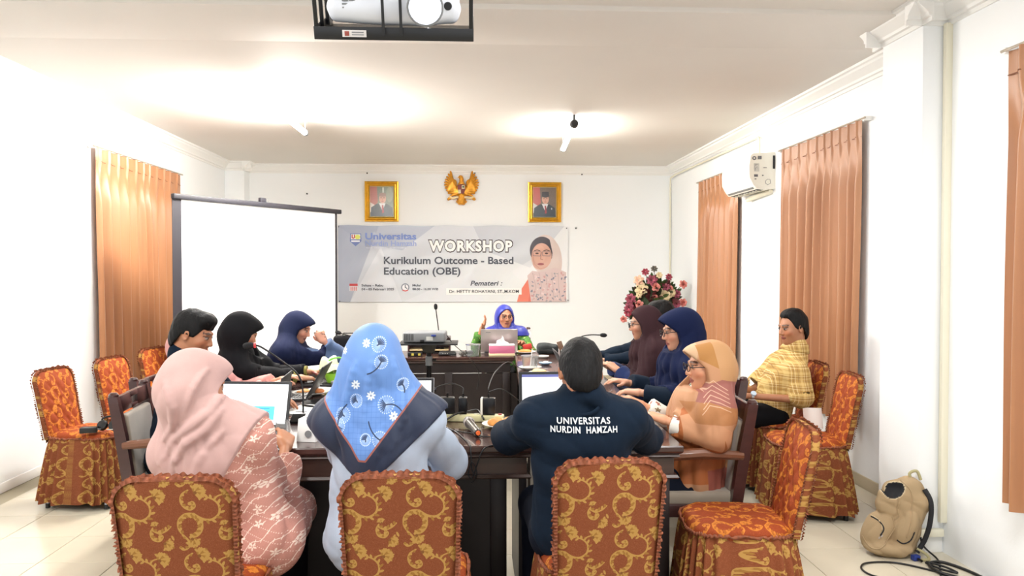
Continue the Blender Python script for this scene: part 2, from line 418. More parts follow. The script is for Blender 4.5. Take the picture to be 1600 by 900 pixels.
# ------------------------------------------------------------------ curtains
def curtain_mat(name, c):
    m = mat(name, c, .38, sheen=.3, bump=.15, bscale=500, var=.05, vscale=30, stretch=(1, 1, .05)); return m
M_curt = curtain_mat('copper_satin', (170, 118, 80)); M_rod = mat('rod_metal', (190, 180, 165), .4, .6)
def curtain(label, y0, y1, x, sgn, z0=.43, z1=2.56, n=10, seed=1):
    """hangs on a side wall between y0 and y1; sgn is the direction into the room"""
    L = y1 - y0; t = thing('curtain', label, 'curtain', (x, y0, 0)); r_ = random.Random(seed)
    ph = [0]; 
    for i in range(n): ph.append(ph[-1] + r_.uniform(.75, 1.25))
    tot = ph[-1]; ph = [p / tot for p in ph]; am = [r_.uniform(.75, 1.2) for _ in range(n + 1)]
    def fold(u):
        i = min(max(0, next((k for k in range(n) if ph[k + 1] >= u), n - 1)), n - 1); q = (u - ph[i]) / (ph[i + 1] - ph[i])
        return i, q
    def fn(u, v):
        z = z0 + (z1 - z0) * v; i, q = fold(u); top = max(0, min(1, (v - .80) / .15)); s_ = math.sin(2 * PI * q)
        a = .040 * am[i]; soft = a * s_ * (1 - .3 * top) + .010 * math.sin(4 * PI * q + i) * (1 - v)
        pin = -.028 * math.exp(-((q - .25) / .10) ** 2) * top + .012 * top
        hd = .012 * math.sin(2 * PI * q) if v > .95 else 0
        d_ = soft * (1 - top) + (hd + .03 * math.exp(-((q - .5) / .13) ** 2) + .004) * top
        yy = u * L + .012 * math.sin(2 * PI * q + 1.2) + (.006 * math.sin(v * 6 + i)) * (1 - top)
        return (sgn * (.03 + d_ + .02 * (1 - v)), yy, z)
    MB().grid(fn, n * 14, 44).build('panel', M_curt, t, angle=180)
    MB().grid(lambda u, v: (fn(u, .94)[0] + sgn * .0035, fn(u, .94)[1], z1 - .115 + .006 * v), n * 14, 1).build('stitching', mat('stitch', (120, 70, 42), .7), t, angle=180)
    rd = MB().cyl((sgn * .05, -.06, z1 + .005), (sgn * .05, L + .04, z1 + .005), .007, 8).build('rod', M_rod, t)
    for yy in (-.03, L + .02): MB().box((sgn * .02, yy, z1 + .005), (.06, .018, .03), bev=.003).build('bracket', M_trim, t)
    return t
curtain('copper brown pleated curtain on the left wall behind the projection screen', 6.82, 8.75, XL + .01, 1, n=11, seed=3)
curtain('wide copper brown pleated curtain on the right wall behind the man in yellow', 5.32, 6.74, XR - .01, -1, n=10, seed=4)
curtain('narrow far copper brown curtain under the air conditioner', 7.86, 9.25, XR - .01, -1, n=9, seed=5)
curtain('nearest copper brown curtain, cut off at the right picture edge', 2.6, 3.55, XN - .01, -1, z0=.43, z1=2.54, n=6, seed=6)

# ------------------------------------------------------------------ air conditioner
M_acw = mat('ac_white', (236, 234, 222), .4); M_dark = mat('dark_plastic', (28, 28, 30), .35); M_black = mat('black_plastic', (14, 14, 15), .3)
M_grey = mat('grey_plastic', (120, 122, 124), .45)
ac = thing('air_conditioner', 'white wall air conditioner above the far right curtain', 'air conditioner', (XR, 7.0, 2.26))
prof = [(0, .0), (-.10, -.005), (-.17, .0), (-.20, .035), (-.235, .10), (-.24, .20), (-.225, .30), (-.20, .32), (0, .33)]
MB().loft([[(a, 0.0, b) for a, b in prof], [(a, .78, b) for a, b in prof]]).build('body', M_acw, ac, angle=30)
MB().box((-.175, .40, .012), (.035, .70, .012), rot('Y', 25), bev=.004).build('louver', M_grey, ac)
MB().box((-.125, .40, -.004), (.06, .70, .006)).build('outlet', M_dark, ac)
for k in range(9): MB().box((-.125, .09 + k * .078, -.008), (.055, .008, .012), rot('Z', 20)).build('vane', M_cream, ac)
MB().box((-.014, -.003, .24), (.02, .004, .12), bev=.002).build('vent_slot', M_dark, ac)
M_lab = mat('label_print', (105, 105, 108), .6); M_lab2 = mat('label_pale', (196, 196, 190), .6)
r_ = Ras(128, 160, (196, 196, 188))
for yy in range(14, 150, 12): r_.line([(14, yy), (20 + (yy * 37) % 90, yy)], 3, (110, 110, 112))
r_.ell(64, 60, 34, 30, (225, 224, 215)); r_.line([(48, 48), (70, 44), (80, 62), (56, 78), (82, 84)], 5, (120, 120, 120))
stk = imat('ac_sticker', r_.a, .5)
MB().box((-.175, -.0015, .20), (.045, .003, .055)).build('sticker', M_lab2, ac)
def quad(name, m, parent, x0, x1, z0, z1, y):
    return mesh_obj(name, [(x0, y, z0), (x1, y, z0), (x1, y, z1), (x0, y, z1)], [(0, 1, 2, 3)], m, parent, False, uv=np.array([(0, 0), (1, 0), (1, 1), (0, 1)]))
quad('sticker_print', stk, ac, -.195, -.150, .155, .225, -.0035)
MB().lathe([(.009, -.001), (.018, -.001), (.018, .001), (.009, .001)], (-.195, -.002, .275), 20, rot('X', 90)).build('round_mark', M_lab, ac)
for (x, z, a, b) in [(-.145, .28, .034, .030), (-.178, .118, .034, .022), (-.182, .088, .016, .008), (-.095, .19, .03, .005), (-.115, .12, .012, .010)]:
    MB().box((x, -.0012, z), (a, .0024, b)).build('mark', M_lab, ac)
MB().tube([(-.09, -.003, .07), (-.075, -.003, .085), (-.05, -.003, .085), (-.045, -.003, .05), (-.07, -.003, .035), (-.09, -.003, .05)], .002, 6, closed=True).build('knockout', M_lab, ac)
MB().tube([(-.02, .05, -.02), (-.03, .3, -.03), (-.03, .62, -.045)], .022, 10).build('drain_hose', M_cream, ac)

# ------------------------------------------------------------------ ceiling tubes
M_tube = emis('tube_glow', (255, 250, 240), 95); M_tube2 = emis('tube_glow_strong', (255, 250, 242), 420)
for k, (x, lab) in enumerate([(.935, 'glowing tube lamp hanging by a dark socket from the ceiling, right of the room'), (-1.55, 'blazing ceiling tube lamp in the left half of the ceiling')]):
    y0, y1, z0, z1 = (7.15, 8.25, 2.86, 2.79) if k == 0 else (6.2, 7.4, 2.80, 2.79)
    t = thing('ceiling_lamp', lab, 'lamp', (x, y0, z0)); dz = z1 - z0; L = y1 - y0
    MB().cyl((0, .06, 0), (.02, L - .05, dz), .024 if k == 0 else .022, 14).build('tube', M_tube if k == 0 else M_tube2, t)
    if k == 0: MB().lathe([(.0, 0), (.035, .0), (.042, .03), (.036, .08), (.028, .09)], (0, .07, 0), 16, rot('X', 90)).build('socket', M_dark, t)
    if k == 0: MB().cyl((0, .02, 0), (0, .02, ZC - z0), .012, 8).build('hanger', M_dark, t)
    MB().cyl((.02, L - .06, dz), (.02, L, dz), .026, 14).build('end_cap', M_grey, t)
    MB().cyl((.02, L - .03, dz), (.02, L - .03, ZC - z0), .004, 6).build('hanger', M_grey, t)
    al = area_light('ceiling_area_light', (x + (.0 if k == 0 else 0), (y0 + y1) / 2, z0 - .06), .06, 1.1, 26 if k == 0 else 16)

# ------------------------------------------------------------------ overhead projector in its cage
pj = thing('ceiling_projector', 'white projector with glowing lens held in a black steel cage on the ceiling', 'projector', (-.222, 2.3, 2.19)); pj.rotation_euler = (math.radians(-24), 0, PI)
M_pw = mat('projector_white', (215, 218, 226), .35)
def rail(a, b, s_=.012): return MB().cyl(a, b, s_, 4).build('cage_bar', M_dark, pj)
MB().box((0, 0, .012), (.455, .004, .036), bev=.001).build('tray_front', M_dark, pj)
MB().box((0, -.16, -.002), (.455, .32, .004)).build('tray', M_dark, pj)
for s_ in (-1, 1): MB().box((s_ * .2265, -.16, .012), (.004, .32, .036), bev=.001).build('tray_side', M_dark, pj)
for x in (-.221, .221):
    for y in (-.003, -.10, -.2, -.31): MB().box((x, y, .33), (.012, .006, .64), bev=.002).build('cage_bar', M_dark, pj)
for x in (.028, -.022): MB().box((x, .020, .33), (.008, .004, .64)).build('cage_bar', M_dark, pj)
MB().box((0, -.16, .66), (.455, .32, .012)).build('top_plate', M_dark, pj)
MB().cyl((0, -.16, .66), (0, -.16, .72), .03, 16).build('ceiling_mount', M_dark, pj)
f_ = Fld((-.23, -.34, .02), (.23, .02, .22), .005); f_.box((.0, -.155, .10), (.185, .14, .062), .022, k=0); f_.ell((.0, -.03, .08), (.19, .04, .045), k=.02); f_.ell((-.09, -.02, .095), (.06, .025, .058), k=.02)
V, Q = f_.mesh(); mesh_obj('projector_body', V, Q, M_pw, pj)
for k in range(9):
    for j in range(3): MB().box((.135 - j * .021, -.004, .082 + k * .0095), (.017, .004, .004)).build('grille_slot', M_grey, pj)
MB().lathe([(.036, -.02), (.05, -.02), (.052, .012), (.046, .014), (.036, .005)], (-.092, .012, .088), 32, rot('X', -90)).build('lens_ring', M_grey, pj)
MB().lathe([(.0, .004), (.036, .004), (.036, -.01)], (-.092, .012, .088), 32, rot('X', -90)).build('lens', emis('lens_glow', (235, 240, 255), 60), pj)
MB().lathe([(.0, .004), (.011, .004), (.012, 0)], (-.155, -.004, .09), 16, rot('X', -90)).build('sensor', M_dark, pj)
MB().box((.113, .0035, .012), (.068, .002, .019)).build('sticker', mat('sticker_white', (225, 220, 218), .5), pj)
MB().box((.134, .005, .012), (.013, .002, .013), bev=.001).build('sticker_crest', mat('crest_red', (150, 70, 60), .5), pj)
for k in range(2): MB().box((.103, .005, .016 - k * .007), (.034, .002, .0025)).build('sticker_line', M_grey, pj)
pl = bpy.data.lights.new('projector_light', 'POINT'); pl.energy = 6; pl.color = (.85, .9, 1); pl.shadow_soft_size = .03
po = bpy.data.objects.new('projector_light', pl); COL.objects.link(po); po.location = (-.13, 2.42, 2.31)

# ------------------------------------------------------------------ projection screen
sc_ = thing('projection_screen', 'large white projection screen with black borders standing at the left', 'projection screen', (-2.451, 6.8, 0), math.atan2(1.6, 1.01))
W_ = math.hypot(1.01, 1.6)
M_scr = mat('screen_white', (252, 252, 252), .8); M_bord = mat('screen_black', (34, 32, 40), .6)
MB().box((W_ / 2, 0, 1.36), (W_, .003, 1.52)).build('sheet', M_scr, sc_, smooth=False)
for x, w2 in ((-.045, .09), (W_ + .016, .032)): MB().box((x, 0, 1.36), (w2, .0035, 1.54)).build('border', M_bord, sc_, smooth=False)
MB().box((W_ / 2, 0, .585), (W_ + .12, .03, .03), bev=.006).build('bottom_bar', M_bord, sc_)
MB().box((W_ / 2 + .0, 0, 2.145), (W_ + .17, .045, .045), bev=.008).build('top_bar', M_bord, sc_)
MB().box((W_ / 2 - .05, 0, 2.185), (.07, .035, .045), bev=.006).build('hook', M_bord, sc_)
MB().tube([(W_ / 2 - .01, 0, 2.17), (W_ / 2 + .03, 0, 2.18), (W_ / 2 + .03, 0, 2.205), (W_ / 2 - .01, 0, 2.205)], .003, 6).build('hook_ring', M_grey, sc_)
MB().cyl((W_ / 2, .04, .35), (W_ / 2, .04, 2.15), .014, 12).build('pole', M_bord, sc_)
for a in (90, 210, 330): MB().cyl((W_ / 2, .04, .5), (W_ / 2 + .42 * math.cos(math.radians(a)), .04 + .42 * math.sin(math.radians(a)), .012), .011, 8).build('leg', M_bord, sc_)

# ------------------------------------------------------------------ banner
bw, bh = 1200, 400
r_ = Ras(bw, bh, (196, 200, 210))
gx = r_.X / bw; gy = r_.Y / bh
base = np.stack([186 + 46 * gx + 10 * gy, 192 + 42 * gx + 10 * gy, 206 + 30 * gx + 6 * gy], -1) / 255; r_.a = base.astype(np.float32)
r_.poly([(0, 0), (210, 0), (60, 400), (0, 400)], (140, 150, 176), .5); r_.poly([(0, 0), (500, 0), (330, 130), (120, 90)], (150, 160, 185), .45)
r_.poly([(60, 400), (220, 110), (330, 400)], (224, 227, 234), .5); r_.poly([(330, 400), (700, 240), (760, 400)], (222, 225, 232), .55)
r_.poly([(700, 0), (1180, 0), (1000, 220), (760, 130)], (170, 176, 190), .4); r_.poly([(900, 240), (1200, 60), (1200, 400), (1060, 400)], (232, 232, 236), .5)
# crest
r_.poly([(62, 42), (118, 42), (120, 82), (90, 108), (60, 82)], (90, 110, 170)); r_.poly([(66, 46), (114, 46), (115, 72), (66, 72)], (240, 240, 236)); r_.ell(100, 60, 14, 12, (206, 214, 90))
r_.line([(72, 50), (72, 64), (80, 66), (84, 62), (84, 50)], 3, (170, 60, 60)); r_.rect(68, 78, 112, 86, (235, 235, 240))
# portrait of the speaker
r_.poly([(930, 400), (945, 345), (1000, 262), (1100, 250), (1192, 300), (1192, 400)], (226, 128, 108)); r_.poly([(990, 400), (1004, 300), (1060, 262), (1060, 400)], (214, 112, 96))
r_.ell(1078, 150, 76, 104, (214, 196, 190)); r_.ell(1108, 190, 60, 120, (210, 192, 186)); r_.ell(1062, 128, 64, 72, (52, 44, 52)); r_.poly([(1100, 60), (1150, 110), (1150, 220), (1108, 230), (1118, 140)], (212, 194, 188))
r_.ell(1060, 158, 53, 68, (204, 158, 140)); r_.ell(1054, 196, 40, 34, (204, 158, 140)); r_.ell(1048, 150, 34, 50, (214, 170, 152), 0, .5)
for ex in (1036, 1086): r_.ell(ex, 144, 9, 4, (66, 46, 44)); r_.line([(ex - 14, 130), (ex, 126), (ex + 15, 130)], 2, (78, 58, 54)); r_.line([(ex - 22, 136), (ex - 20, 157), (ex + 18, 158), (ex + 22, 136), (ex - 22, 136)], 1.1, (84, 84, 104), .8)
r_.line([(1060, 140), (1054, 174), (1066, 177)], 1.8, (172, 122, 106)); r_.ell(1056, 201, 17, 6, (158, 74, 76)); r_.line([(1040, 200), (1072, 200)], .9, (112, 54, 54)); r_.line([(1014, 150), (1022, 200), (1052, 226), (1090, 214)], 1.4, (176, 128, 112), .6)
r_.poly([(985, 262), (1010, 236), (1060, 242), (1130, 218), (1190, 244), (1192, 400), (1004, 400)], (210, 188, 186))
for k in range(90):
    x, y = rng.uniform(1005, 1188), rng.uniform(248, 398); r_.ell(x, y, rng.uniform(3, 9), rng.uniform(2, 5), [(96, 106, 130), (196, 140, 140), (228, 208, 208), (130, 138, 148)][k % 4], rng.uniform(0, 3), .75)
for k in range(5): r_.line([(1012 + k * 34, 246), (1030 + k * 30, 320), (1010 + k * 38, 395)], 1.6, (176, 156, 158), .6)
# calendar and clock
r_.rect(58, 304, 100, 342, (215, 215, 220)); r_.rect(58, 304, 100, 316, (196, 70, 74)); 
for a in range(4):
    for b in range(3): r_.rect(63 + a * 9, 320 + b * 7, 69 + a * 9, 325 + b * 7, (196, 90, 92))
r_.ell(346, 323, 21, 21, (120, 128, 145)); r_.ell(346, 323, 16, 16, (235, 235, 240)); r_.line([(346, 310), (346, 323), (354, 328)], 2, (70, 74, 90)); r_.line([(334, 338), (346, 342), (358, 338)], 3, (190, 80, 80))
r_.rect(560, 328, 955, 362, (244, 243, 242))
M_ban = imat('banner_print', r_.a, .32, spec=.6)
BW, BH = 3.10, 1.03; bx, bz = -1.79, 1.098
bn = thing('banner', 'wide grey blue workshop banner taped on the back wall', 'banner', (bx, YB - .02, bz))
rr = random.Random(5)
def bsurf(u, v):
    wr_ = .006 * math.sin(u * 9 + v * 4) + .004 * math.sin(u * 23 - v * 17) + .008 * math.exp(-((u - .12 - .18 * (1 - v)) / .012) ** 2) * (v < .9) + .005 * math.exp(-((u - .5 - .2 * v) / .01) ** 2)
    return (u * BW, -.004 - wr_ * math.sin(PI * v) * .9, v * BH + .006 * math.sin(u * 30) * (v > .99))
MB().grid(bsurf, 160, 50).build('print', M_ban, bn, uv=True, angle=180)
r0 = MB(); 
for p in [(.01, .01), (.0, BH - .02), (BW - .03, BH - .03), (BW - .01, .02)]: r0.cyl((p[0] + .01, -.012, p[1]), (p[0] + .01, 0.01, p[1]), .008, 8)
r0.build('eyelet', M_dark, bn)['kind'] = 'stuff'
def bplace(px, py):   # banner raster coordinates, text baseline
    x0 = px / bw * BW; z0 = (1 - py / bh) * BH
    return lambda x, z, d_: (x0 + x, bsurf(min(1, (x0 + x) / BW), (z0 + z) / BH)[1] - .003 - d_, z0 + z)
def lett(V, F, m, p):
    o = mesh_obj('lettering', V, F, m, p, smooth=False); o['kind'] = 'stuff'; return o
def btext(txt, px, py, wpx, hpx, rgb, bold=.02, **kw):
    m = mat('ink_%d_%d_%d' % rgb, rgb, .5); k = kw.pop('depth', 0)
    base_ = bplace(px, py)
    V, F = text_mesh(txt, 1, bold=bold, ext=.001, **kw); xs = [v[0] for v in V]; zs = [v[1] for v in V if True]
    x0, x1 = min(xs), max(xs); kx = wpx / bw * BW / (x1 - x0); kz = hpx / bh * BH / .72
    return lett([base_((v[0] - x0) * kx, v[1] * kz, v[2] + k) for v in V], F, m, bn)
btext('Universitas', 140, 72, 265, 34, (120, 142, 205), .03)
btext('Nurdin Hamzah', 140, 106, 265, 28, (150, 166, 214), .02)
btext('TEKNIK - INFORMATIKA - SISTEM INFORMASI', 142, 120, 210, 7, (225, 228, 240), .01)
btext('WORKSHOP', 465, 134, 446, 58, (58, 54, 60), .085, spacing=1.12)
btext('WORKSHOP', 470, 132, 436, 54, (248, 248, 248), .045, depth=.004, spacing=1.15)
btext('Kurikulum Outcome - Based', 236, 200, 676, 38, (70, 76, 88), .022)
btext('Education (OBE)', 236, 256, 398, 38, (70, 76, 88), .022)
btext('Pemateri :', 686, 314, 168, 26, (62, 68, 82), .02, shear=.25)
btext('Dr. HETTY ROHAYANI, ST.,M.KOM', 576, 353, 364, 17, (50, 50, 56), .012)
btext('Selasa - Rabu', 120, 318, 112, 12, (76, 80, 92), .02)
btext('04 - 05 Februari 2025', 120, 338, 168, 12, (76, 80, 92), .02)
btext('Mulai', 384, 318, 42, 12, (76, 80, 92), .02)
btext('08.00 - 16.00 WIB', 384, 338, 134, 12, (76, 80, 92), .02)

# ------------------------------------------------------------------ framed portraits
M_gold = mat('gold_frame', (222, 172, 60), .28, .75, var=.1, vscale=20)
def portrait(px, label, cap, seed):
    t = thing('portrait_frame', label, 'picture frame', (px, YB - .002, 2.18))
    W2, H2 = .45, .54
    def fr(o, i, d0, d1):
        mb = MB(); pts = lambda k, y: [(k, y, k), (W2 - k, y, k), (W2 - k, y, H2 - k), (k, y, H2 - k)]
        mb.loft([pts(o, 0), pts(o, -d0), pts((o + i) / 2, -d0 - .006), pts(i, -d1), pts(i, 0)], caps=False); return mb
    fr(0, .032, .035, .024).build('outer_frame', M_gold, t, smooth=False); fr(.034, .062, .026, .014).build('inner_frame', M_gold, t, smooth=False)
    MB().box((W2 / 2, -.006, H2 / 2), (W2 - .06, .012, H2 - .06)).build('mat_board', mat('mat_board', (188, 170, 120), .6), t, smooth=False)
    r_ = Ras(180, 230, (120, 128, 112) if seed else (112, 98, 88)); r_.noise(.03, 6)
    r_.poly([(0, 0), (52, 0), (60, 120), (30, 160), (0, 150)], (176, 108, 100) if seed else (186, 92, 84)); r_.poly([(0, 120), (34, 140), (20, 190), (0, 200)], (214, 208, 204))
    if seed: r_.rect(95, 5, 107, 60, (210, 214, 205)); r_.ell(150, 60, 26, 60, (160, 164, 140), 0, .6)
    r_.poly([(2, 230), (8, 160), (50, 132), (130, 132), (172, 160), (178, 230)], (48, 58, 66))
    r_.poly([(68, 128), (96, 190), (118, 128)], (222, 220, 222)); r_.poly([(90, 142), (102, 142), (108, 200), (92, 205)], (150, 62, 66))
    r_.ell(96, 92, 27, 36, (206, 160, 140)); r_.ell(96, 62, 28, 16, (150, 120, 110) if seed else (50, 46, 50))
    if cap: r_.poly([(68, 72), (70, 34), (122, 34), (126, 72)], (52, 50, 56))
    for ex in (85, 107): r_.ell(ex, 88, 4, 2, (60, 44, 42)); r_.line([(ex - 6, 82), (ex + 6, 82)], 1, (80, 60, 54))
    r_.ell(96, 112, 9, 2.5, (150, 84, 80)); r_.line([(96, 88), (94, 102), (99, 103)], 1.2, (170, 120, 104))
    if cap: r_.ell(146, 165, 5, 8, (200, 200, 205))
    m = imat('portrait_print_%d' % seed, r_.a, .25)
    quad('photograph', m, t, .07, W2 - .07, .07, H2 - .07, -.013)
portrait(-1.432, 'gold framed portrait of a suited man without a cap, left of the eagle emblem', False, 1)
portrait(.765, 'gold framed portrait of a man in black cap, right of the emblem', True, 0)

# ------------------------------------------------------------------ eagle emblem
em = thing('wall_emblem', 'golden eagle emblem with a shield between the two portraits', 'emblem', (-.136, YB - .02, 2.645))
g = Fld((-.27, -.07, -.24), (.27, .03, .25), .0045)
for s_ in (-1, 1):
    for k in range(10):      # feathers of the raised wing
        t_ = k / 9; tx = s_ * (.135 + .088 * math.sin(PI * (t_ * .92 + .04))); tz = -.115 + .325 * t_
        g.cap((s_ * (.05 + .07 * t_), -.012, -.085 + .16 * t_), (tx, -.004, tz), .024, .013, k=.006)
    g.ell((s_ * .13, -.018, .015), (.055, .016, .10), rot('Y', -s_ * 28), k=.012)
    g.cap((s_ * .03, -.01, -.12), (s_ * .12, -.01, -.155), .016, .012, k=.01); g.ell((s_ * .16, -.012, -.15), (.038, .012, .022), rot('Y', s_ * 35), k=.008)
g.ell((0, -.02, -.02), (.062, .03, .10), k=.015); g.ell((0, -.025, .10), (.03, .028, .05), k=.02); g.ell((-.012, -.03, .135), (.028, .026, .026), k=.01); g.cap((-.02, -.04, .14), (-.05, -.045, .125), .012, .004, k=.006)
g.cap((0, -.02, -.12), (0, -.01, -.19), .05, .06, k=.02); g.ell((0, -.015, -.195), (.075, .018, .028), k=.01)
V, Q = g.mesh(); mesh_obj('eagle', V, Q, mat('emblem_gold', (214, 148, 46), .32, .55, var=.18, vscale=40), em)
sh = MB().loft([[(x * .052, -.05 + (0 if k == 0 else -.008), z * .07 - .03) for x, z in [(-1, .8), (0, 1), (1, .8), (1, -.1), (.6, -.8), (0, -1.1), (-.6, -.8), (-1, -.1)]] for k in (0, 1)]).build('shield', mat('shield_red', (120, 44, 36), .4), em, smooth=False)
MB().box((.024, -.060, .0), (.04, .004, .05)).build('shield_field', mat('shield_cream', (225, 214, 180), .5), em); MB().box((-.026, -.060, -.062), (.036, .004, .05)).build('shield_field', mat('shield_cream', (225, 214, 180), .5), em)
MB().lathe([(0, 0), (.012, 0), (.012, .004)], (.024, -.066, .0), 10, rot('X', 90)).build('shield_device', mat('shield_green', (60, 90, 60), .5), em)
rb = [(-.17, -.02, -.135), (-.12, -.035, -.165), (-.06, -.05, -.15), (0, -.055, -.158), (.06, -.05, -.15), (.12, -.035, -.165), (.17, -.02, -.135)]
MB().grid(lambda u, v: (lambda i, q: tuple(rb[i][c] * (1 - q) + rb[min(i + 1, 6)][c] * q + (v * .028 if c == 2 else 0) for c in range(3)))(min(5, int(u * 6)), u * 6 - min(5, int(u * 6))), 36, 2).build('ribbon', mat('ribbon_cream', (226, 206, 160), .5), em, angle=180)
for k, (x, z) in enumerate([(-2.35, 2.55), (-1.35, 2.82), (-.22, 2.83), (1.5, 2.8), (1.36, 2.12)]):
    pass

# ------------------------------------------------------------------ tables
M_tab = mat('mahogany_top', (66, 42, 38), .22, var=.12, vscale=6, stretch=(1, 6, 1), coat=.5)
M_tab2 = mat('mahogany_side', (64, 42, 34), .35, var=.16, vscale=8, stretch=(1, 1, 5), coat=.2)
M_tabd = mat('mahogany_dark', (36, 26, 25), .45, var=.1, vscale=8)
def table(name, label, pts, faces, flush=False):
    """pts: plan outline counter-clockwise; faces: indices of the edges that carry a panel front"""
    cx = sum(p[0] for p in pts) / len(pts); cy = sum(p[1] for p in pts) / len(pts)
    t = thing(name, label, 'table', (cx, cy, 0)); q = [Vector((p[0] - cx, p[1] - cy)) for p in pts]; n = len(q)
    def inset(d_):
        out = []
        for i in range(n):
            a, b, c = q[i - 1], q[i], q[(i + 1) % n]; e1 = (b - a).normalized(); e2 = (c - b).normalized()
            n1 = Vector((-e1.y, e1.x)); n2 = Vector((-e2.y, e2.x)); m_ = (n1 + n2); m_ = m_ / max(.3, m_.dot(n1)); out.append(b + m_ * d_)
        return out
    ring = lambda d_, z: [(p.x, p.y, z) for p in inset(d_)]
    MB().loft([ring(.012, .712), ring(.004, .718), ring(.0, .726), ring(.0, .744), ring(.004, .75)]).build('tabletop', M_tab, t, angle=25)
    MB().loft([ring(.03, .690), ring(.012, .700), ring(.018, .712)]).build('molding', M_tab2, t, angle=25)
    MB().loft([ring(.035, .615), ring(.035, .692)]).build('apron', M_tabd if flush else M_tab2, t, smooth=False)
    if flush: MB().loft([ring(.030, .606), ring(.028, .610), ring(.034, .616)]).build('lower_molding', M_tabd, t, angle=25)
    else: MB().loft([ring(.018, .600), ring(.015, .606), ring(.022, .617)]).build('lower_molding', M_tab2, t, angle=25)
    for i in range(n):
        if i not in faces: continue
        I = inset(.12 if faces[i] else (.03 if flush else .05)); a, b = I[i], I[(i + 1) % n]; e = (b - a); L = e.length; e.normalize(); nr = Vector((-e.y, e.x)); ang = math.atan2(e.y, e.x)
        R = Matrix.Rotation(ang, 3, 'Z'); c = (a + b) / 2
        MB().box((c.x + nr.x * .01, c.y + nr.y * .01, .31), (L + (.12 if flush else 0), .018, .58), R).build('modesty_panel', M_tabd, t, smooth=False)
        for k in range(int(L / .8) + 2):
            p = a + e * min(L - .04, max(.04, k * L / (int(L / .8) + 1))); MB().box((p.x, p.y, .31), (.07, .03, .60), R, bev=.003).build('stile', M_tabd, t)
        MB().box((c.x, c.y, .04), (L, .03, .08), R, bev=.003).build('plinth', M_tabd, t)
    return t
table('conference_table', 'near dark wooden table across the front, facing the camera', [(-1.36, 3.44), (.278, 3.44), (.278, 4.14), (-1.36, 4.14)], {0: 1, 1: 0, 3: 1})
table('conference_table', 'right arm of the dark wooden table ring, seats women in brown, navy and orange', [(.284, 3.40), (.93, 3.40), (1.0, 7.6), (.385, 7.6), (.385, 7.0), (.284, 4.14)], {0: 0, 1: 1, 4: 0, 5: 0})
table('conference_table', 'left arm of the dark wooden table ring, beside the projection screen', [(-1.36, 4.145), (-.80, 4.145), (-.80, 7.6), (-1.36, 7.6)], {1: 1, 3: 1})
table('conference_table', 'far dark wooden table where the speaker sits', [(-.795, 7.0), (.380, 7.0), (.380, 7.6), (-.795, 7.6)], {0: 0}, True)

# ================================================================== CHAIRS
r_ = Ras(512, 512, (124, 66, 38)); r_.noise(.05, 2); r_.noise(.04, 3)
for k in range(1500):
    x, y, a = rng.uniform(0, 512), rng.uniform(0, 512), rng.uniform(0, 6.3); r_.line([(x, y), (x + 7 * math.cos(a), y + 7 * math.sin(a))], .8, (164, 104, 66), .5)
G1, G2 = (172, 132, 70), (146, 104, 48)
def leaf(x, y, a, L, wd, c=G1):
    r_.ell(x + L / 2 * math.cos(a), y + L / 2 * math.sin(a), L / 2, wd, c, a, wrap=True)
def spl(P, k=7):
    P = [Vector((p[0], p[1], 0)) for p in P]; n = len(P); out = []
    for i in range(n - 1):
        p0, p1, p2, p3 = P[max(i - 1, 0)], P[i], P[i + 1], P[min(i + 2, n - 1)]
        for j in range(k): u = j / k; q = .5 * ((2 * p1) + (-p0 + p2) * u + (2 * p0 - 5 * p1 + 4 * p2 - p3) * u * u + (-p0 + 3 * p1 - 3 * p2 + p3) * u ** 3); out.append((q.x, q.y))
    return out + [(P[-1].x, P[-1].y)]
def stroke(P, w0, w1, side=0, step=4, L=30, c=G1):
    pts = spl(P); n = len(pts); r_.line(pts, [w0 + (w1 - w0) * i / n for i in range(n)], c, wrap=True)
    if side:
        for i in range(2, n - 2, step):
            p, q = pts[i], pts[i + 1]; a = math.atan2(q[1] - p[1], q[0] - p[0]) + side * .95; leaf(p[0], p[1], a, 1.25 * L * (.6 + .4 * math.sin(PI * i / n)), 10, G1 if (i // step) % 2 else G2)
def fan(x, y, a0, R, n=5):
    for k in range(n):
        a = a0 + (k - (n - 1) / 2) * .52; L = R * (1.1 - .13 * abs(k - (n - 1) / 2)); leaf(x, y, a, L, R * .17, G1 if k % 2 else G2)
        for s_ in (-.55, .55): leaf(x + L * .55 * math.cos(a), y + L * .55 * math.sin(a), a + s_, R * .42, R * .10)
    r_.ell(x, y, R * .16, R * .16, (120, 78, 40), wrap=True)
stroke([(118, 30), (72, 62), (58, 115), (84, 166), (128, 184), (160, 160), (150, 128), (122, 136)], 6, 11, -1, 4, 24); r_.ell(124, 138, 13, 13, G1, wrap=True)
fan(170, 52, -.5, 84, 6)
stroke([(60, 392), (30, 340), (34, 270), (84, 222), (150, 222), (200, 270), (204, 340), (168, 392), (116, 408)], 5, 12, 1, 3, 38)
stroke([(150, 222), (214, 262), (280, 268), (334, 226), (340, 160), (306, 112), (262, 90)], 11, 6, 1, 4, 36); stroke([(306, 112), (330, 84), (372, 70)], 7, 5)
fan(380, 88, -.5, 84, 6); leaf(262, 90, -2.4, 44, 11); leaf(262, 92, 2.6, 36, 9)
fan(128, 424, 1.3, 74, 5); stroke([(60, 392), (100, 440), (96, 490), (56, 512), (30, 492)], 9, 6, 1, 6, 22)
stroke([(350, 330), (330, 372), (346, 424), (392, 436), (418, 404), (400, 384)], 6, 10, -1, 4, 30); stroke([(346, 344), (392, 372), (446, 356), (486, 320)], 9, 5, -1, 4, 30)
fan(432, 458, .5, 72, 5); fan(372, 318, -1.9, 44, 4); leaf(486, 392, 1.2, 44, 9)
DAM = r_.a
